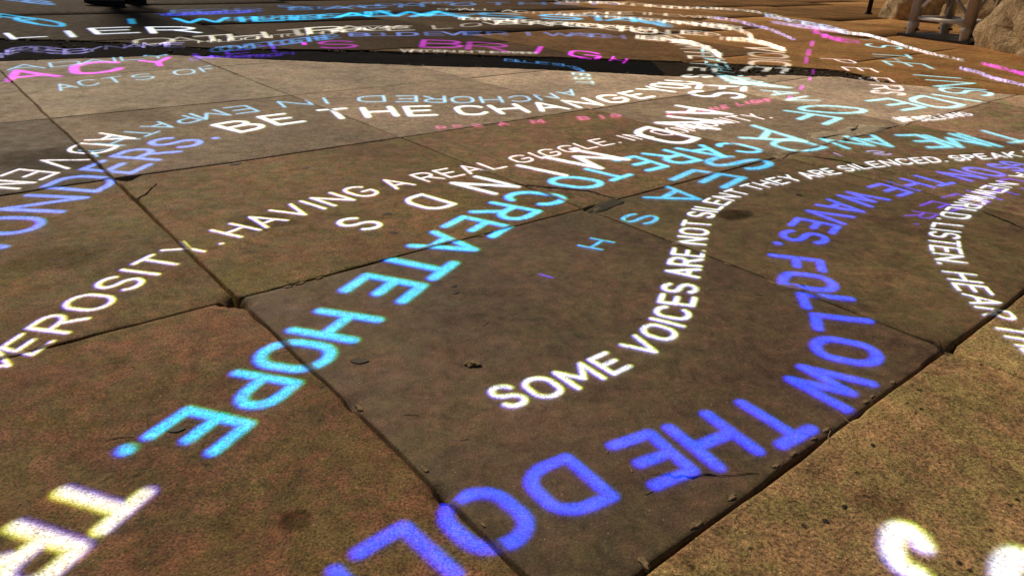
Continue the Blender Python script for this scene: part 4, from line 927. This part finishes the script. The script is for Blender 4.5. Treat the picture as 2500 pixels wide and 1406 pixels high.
def crack(pts, w=.0016):
    v = []; f = []
    P = []
    for i in range(len(pts) - 1):
        for k in range(8):
            t = k / 8; P.append((pts[i][0] + (pts[i + 1][0] - pts[i][0]) * t + random.uniform(-.0025, .0025), pts[i][1] + (pts[i + 1][1] - pts[i][1]) * t + random.uniform(-.0025, .0025)))
    P.append(pts[-1])
    for i, p in enumerate(P):
        q = P[min(i + 1, len(P) - 1)]; o_ = P[max(i - 1, 0)]
        d = Vector((q[0] - o_[0], q[1] - o_[1])).normalized(); nrm = Vector((-d.y, d.x)) * w * random.uniform(.4, 1.2) * min(1, 3 * i / len(P) + .2, 3 * (len(P) - i) / len(P) + .2)
        for s_ in (-1, 1):
            x, y = p[0] + nrm.x * s_, p[1] + nrm.y * s_; v.append((x, y, sz(x, y) + .0008))
    for i in range(len(P) - 1): f.append((2 * i, 2 * i + 1, 2 * i + 3, 2 * i + 2))
    return mesh_obj("crack", v, f, MAT_DIRT, pavement)
crack([(-.0819, 1.2583), (-.0267, 1.2982), (.0073, 1.30), (.0543, 1.2904), (.1353, 1.2753), (.1789, 1.237)], .003)
crack([(-.6451, 1.1318), (-.6322, 1.1377), (-.6392, 1.2179)], .002)
crack([(.843, 1.2322), (.8537, 1.2009), (.8656, 1.1512)], .0025)
crack([(.1249, .4846), (.1486, .4807), (.2167, .4871)], .0009)
crack([(.64, 1.60), (.72, 1.565), (.80, 1.48)], .003)

# grit lying in the open joints and rubble along the channel: too small to count
def grains(name, spots, mat, label, cat):
    bm = bmesh.new()
    for (x, y, z, r) in spots:
        m = Matrix.Translation((x, y, z)) @ Matrix.Rotation(random.uniform(0, 6.3), 4, Vector((random.random(), random.random(), random.random() + .1)).normalized()) @ Matrix.Diagonal((r * random.uniform(.7, 1.6), r * random.uniform(.6, 1.2), r * random.uniform(.4, .8), 1))
        bmesh.ops.create_icosphere(bm, subdivisions=1, radius=1, matrix=m)
    for v in bm.verts: v.co += Vector((random.uniform(-1, 1), random.uniform(-1, 1), random.uniform(-1, 1))) * .0005
    return props(bm_obj(name, bm, mat, smooth=False), label, cat, kind="stuff")
sp = []
for k in range(700):
    if k < 260: a_, b_ = .219 + random.uniform(-.007, .007), random.uniform(.2, 1.5)
    elif k < 330: a_, b_ = .816 + random.uniform(-.004, .004), random.uniform(-.1, 1.6)
    elif k < 420: a_, b_ = random.uniform(0, .8), .254 + random.uniform(-.004, .004)
    else: a_, b_ = random.uniform(-.3, .8), random.choice((.857, 1.482)) + random.uniform(-.004, .004)
    p = EA * a_ + EB * b_
    sp.append((p[0], p[1], -.012 + random.uniform(-.004, .004), random.uniform(.0008, .0021)))
grains("joint_grit", sp, MAT_GRIT, "brown grit lying in the open joints between the slabs", "grit")
sp = []
for k in range(460):
    x = random.uniform(.7, 1.42) if k < 150 else random.uniform(-2.6, 1.4)
    y0, y1 = float(near_edge(x)), float(far_edge(x))
    y = random.uniform(y0, y1) if k < 150 else (y0 + abs(random.gauss(0, .02)) if k % 3 else y1 - abs(random.gauss(0, .02)))
    if k >= 380: x = random.uniform(-2.4, -1.1); y = random.uniform(float(near_edge(x)), float(far_edge(x)))
    sp.append((x, y, -.007 + random.uniform(-.003, .003), random.uniform(.003, .010)))
grains("channel_rubble", sp, MAT_GRIT, "loose brown rubble along the edges of the black channel", "rubble")

# loose things on the slabs
def pebble():
    x, y = -.0383, .6493
    bm = bmesh.new(); bmesh.ops.create_icosphere(bm, subdivisions=3, radius=1)
    for v in bm.verts:
        c = v.co; n = float(fbm(np.array(c.x * 2 + 4), np.array(c.y * 2 + c.z), 8, 3))
        v.co = Vector((c.x * .0085, c.y * .006, max(c.z, -.4) * .0026)) * (1 + .5 * n)
    return props(bm_obj("stone_chip", bm, MAT_CHIP, loc=(x, y, sz(x, y) + .0015), smooth=False), "pale broken stone chip lying alone on the middle slab", "stone")
pebble()
def leaf(x, y, L, ang, label):
    v = []; f = []; n = 9
    zz = sz(x, y)
    for i in range(n):
        t = i / (n - 1); w = L * .28 * math.sin(math.pi * min(1, t * .96 + .02)) ** .8
        for k, s_ in enumerate((-1, 0, 1)):
            px, py = (t - .5) * L, s_ * w
            X = x + px * math.cos(ang) - py * math.sin(ang); Y = y + px * math.sin(ang) + py * math.cos(ang)
            v.append((X - x, Y - y, sz(X, Y) - zz + .0007 + (.0004 if s_ else 0) * (.3 + t)))
    for i in range(n - 1):
        for k in range(2): f.append((i * 3 + k, i * 3 + k + 1, i * 3 + k + 4, i * 3 + k + 3))
    return props(mesh_obj("leaf", v, f, MAT_LEAF, loc=(x, y, zz)), label, "leaf")
leaf(-.1586, .6473, .020, .1, "small dark oval leaf left of centre on the middle slab")
leaf(-.5533, 1.3646, .026, .9, "dark curled leaf above the word GIGGLE line at left")
leaf(-.2973, .5206, .016, .25, "narrow dark leaf beside the cyan letter E of HOPE")
def gum(x, y, r):
    v = [(0, 0, .0008)]; n = 12; zz = sz(x, y)
    for k, (s_, h_) in enumerate(((.7, .0002), (1, .0))):
        for i in range(n):
            a = 2 * math.pi * i / n; rr = r * s_ * (1 + .18 * math.sin(a * 2 + x * 90) + .1 * math.sin(a * 3 + y * 70))
            X, Y = rr * math.cos(a) * 1.25, rr * math.sin(a); v.append((X, Y, sz(x + X, y + Y) - zz + h_ + .0006))
    f = [(0, 1 + i, 1 + (i + 1) % n) for i in range(n)] + [(1 + i, 13 + i, 13 + (i + 1) % n, 1 + (i + 1) % n) for i in range(n)]
    return props(mesh_obj("gum_spot", v, f, MAT_GUM, loc=(x, y, zz)), "flat dark spot of trodden gum on a slab", "gum", "dark gum spots on the slabs")
for i, (x, y) in enumerate([(-.0759, .8399), (-.0721, .8205), (-.4141, 1.3573), (-.21, 1.1091), (-.1862, 1.0268), (.5321, 1.294), (.2542, .4334), (.3944, .8814), (.2757, .4505), (.3355, .5333)]):
    gum(x, y, (.0035, .004, .006, .006, .005, .005, .0022, .003, .002, .002)[i])
def straw(x, y, L, ang):
    cu = []
    for i in range(5):
        t = i / 4 - .5; w = .05 * L * math.sin(t * 4 + x * 50)
        X = x + t * L * math.cos(ang) - w * math.sin(ang); Y = y + t * L * math.sin(ang) + w * math.cos(ang); cu.append(Vector((X - x, Y - y, sz(X, Y) - sz(x, y) + .0008)))
    bm = bmesh.new()
    for i in range(4): tube(bm, cu[i], cu[i + 1], .00035, .0003, 5, False)
    return props(bm_obj("straw", bm, MAT_TWIG, loc=(x, y, sz(x, y))), "thin pale straw fragment lying on a slab", "straw", "straw fragments on the slabs")
for i in range(34):
    x = random.uniform(-.25, .45); y = random.uniform(.42, .95)
    straw(x, y, random.uniform(.003, .010), random.uniform(0, 3.1))
for (x, y, L, a) in [(.02, .60, .017, 2.2), (-.245, .66, .012, .3), (-.03, .74, .012, 1.0), (-.34, .505, .022, .35), (.30, .545, .02, 1.2), (.325, .575, .022, 2.0), (-.09, .555, .014, .05)]:
    straw(x, y, L, a)

# ------------------------------------------------------------------ person at the far left: only the shoes reach into the picture
MAT_SHOE = simple("tan_suede", (.20, .13, .08), .9, nscale=120, bump=.3)
MAT_SOLE = simple("black_rubber", (.010, .010, .010), .7, nscale=90, bump=.3)
MAT_TROUSER = simple("dark_trousers", (.02, .022, .03), .9, nscale=200, bump=.4)
person = props(empty("person", (-2.57, 4.80, 0)), "person in dark trousers and tan shoes standing at the far left", "person")
joints = [((0, 0, .96), .135), ((0, .0, 1.16), .125), ((0, 0, 1.38), .15), ((0, 0, 1.50), .06), ((-.01, 0, 1.60), .085), ((-.02, 0, 1.70), .085),
          ((0, -.19, 1.41), .06), ((.02, -.24, 1.14), .045), ((-.06, -.24, .92), .034), ((-.09, -.235, .84), .03),
          ((0, .19, 1.41), .06), ((.02, .24, 1.14), .045), ((-.06, .24, .92), .034), ((-.09, .235, .84), .03),
          ((0, -.10, .88), .09), ((-.01, -.10, .50), .062), ((.03, -.10, .10), .045),
          ((0, .12, .88), .09), ((.0, .14, .50), .062), ((.05, .14, .10), .045)]
edges = [(0, 1), (1, 2), (2, 3), (3, 4), (4, 5), (2, 6), (6, 7), (7, 8), (8, 9), (2, 10), (10, 11), (11, 12), (12, 13), (0, 14), (14, 15), (15, 16), (0, 17), (17, 18), (18, 19)]
me = bpy.data.meshes.new("body"); me.from_pydata([j[0] for j in joints], edges, []); me.materials.append(MAT_TROUSER)
bo = bpy.data.objects.new("body", me); COL.objects.link(bo); bo.parent = person
md = bo.modifiers.new("skin", 'SKIN'); ms = bo.modifiers.new("sub", 'SUBSURF'); ms.levels = 2; ms.render_levels = 2
for i, j in enumerate(joints): me.skin_vertices[0].data[i].radius = (j[1], j[1])
me.skin_vertices[0].data[0].use_root = True
def shoe(ox, oy):
    ks = .8
    secs = [(-.165, .030, .036), (-.15, .042, .046), (-.10, .050, .056), (-.03, .046, .075), (.03, .040, .100), (.08, .040, .125), (.115, .036, .125), (.125, .030, .10)]
    bm = bmesh.new(); rings = []
    for (x, w, h) in secs:
        r = []
        for i in range(10):
            a = math.pi * i / 9; r.append(bm.verts.new((x * ks, w * ks * math.cos(a), .024 + (h - .024) * math.sin(a) ** .7)))
        rings.append(r)
    for p, q in zip(rings, rings[1:]):
        for i in range(9): bm.faces.new((p[i], p[i + 1], q[i + 1], q[i]))
    for r in (rings[0], rings[-1]): bm.faces.new(r)
    bmesh.ops.recalc_face_normals(bm, faces=bm.faces)
    s_ = bm_obj("shoe", bm, MAT_SHOE, person, loc=(ox, oy, 0))
    bm = bmesh.new(); top = []; bot = []
    outline = [(-.172, 0), (-.155, .040), (-.10, .054), (-.03, .050), (.05, .043), (.118, .038), (.132, 0), (.118, -.038), (.05, -.043), (-.03, -.050), (-.10, -.054), (-.155, -.040)]
    for (x, y) in outline:
        top.append(bm.verts.new((x * ks, y * ks, .027))); bot.append(bm.verts.new((x * ks, y * ks, -.003 if x > .02 else (.004 if x > -.12 else .012))))
    n = len(outline)
    for i in range(n): bm.faces.new((bot[i], bot[(i + 1) % n], top[(i + 1) % n], top[i]))
    bm.faces.new(top); bm.faces.new(bot[::-1])
    k = bm_obj("sole", bm, MAT_SOLE, s_, smooth=False)
shoe(.0, -.10); shoe(.02, .14)
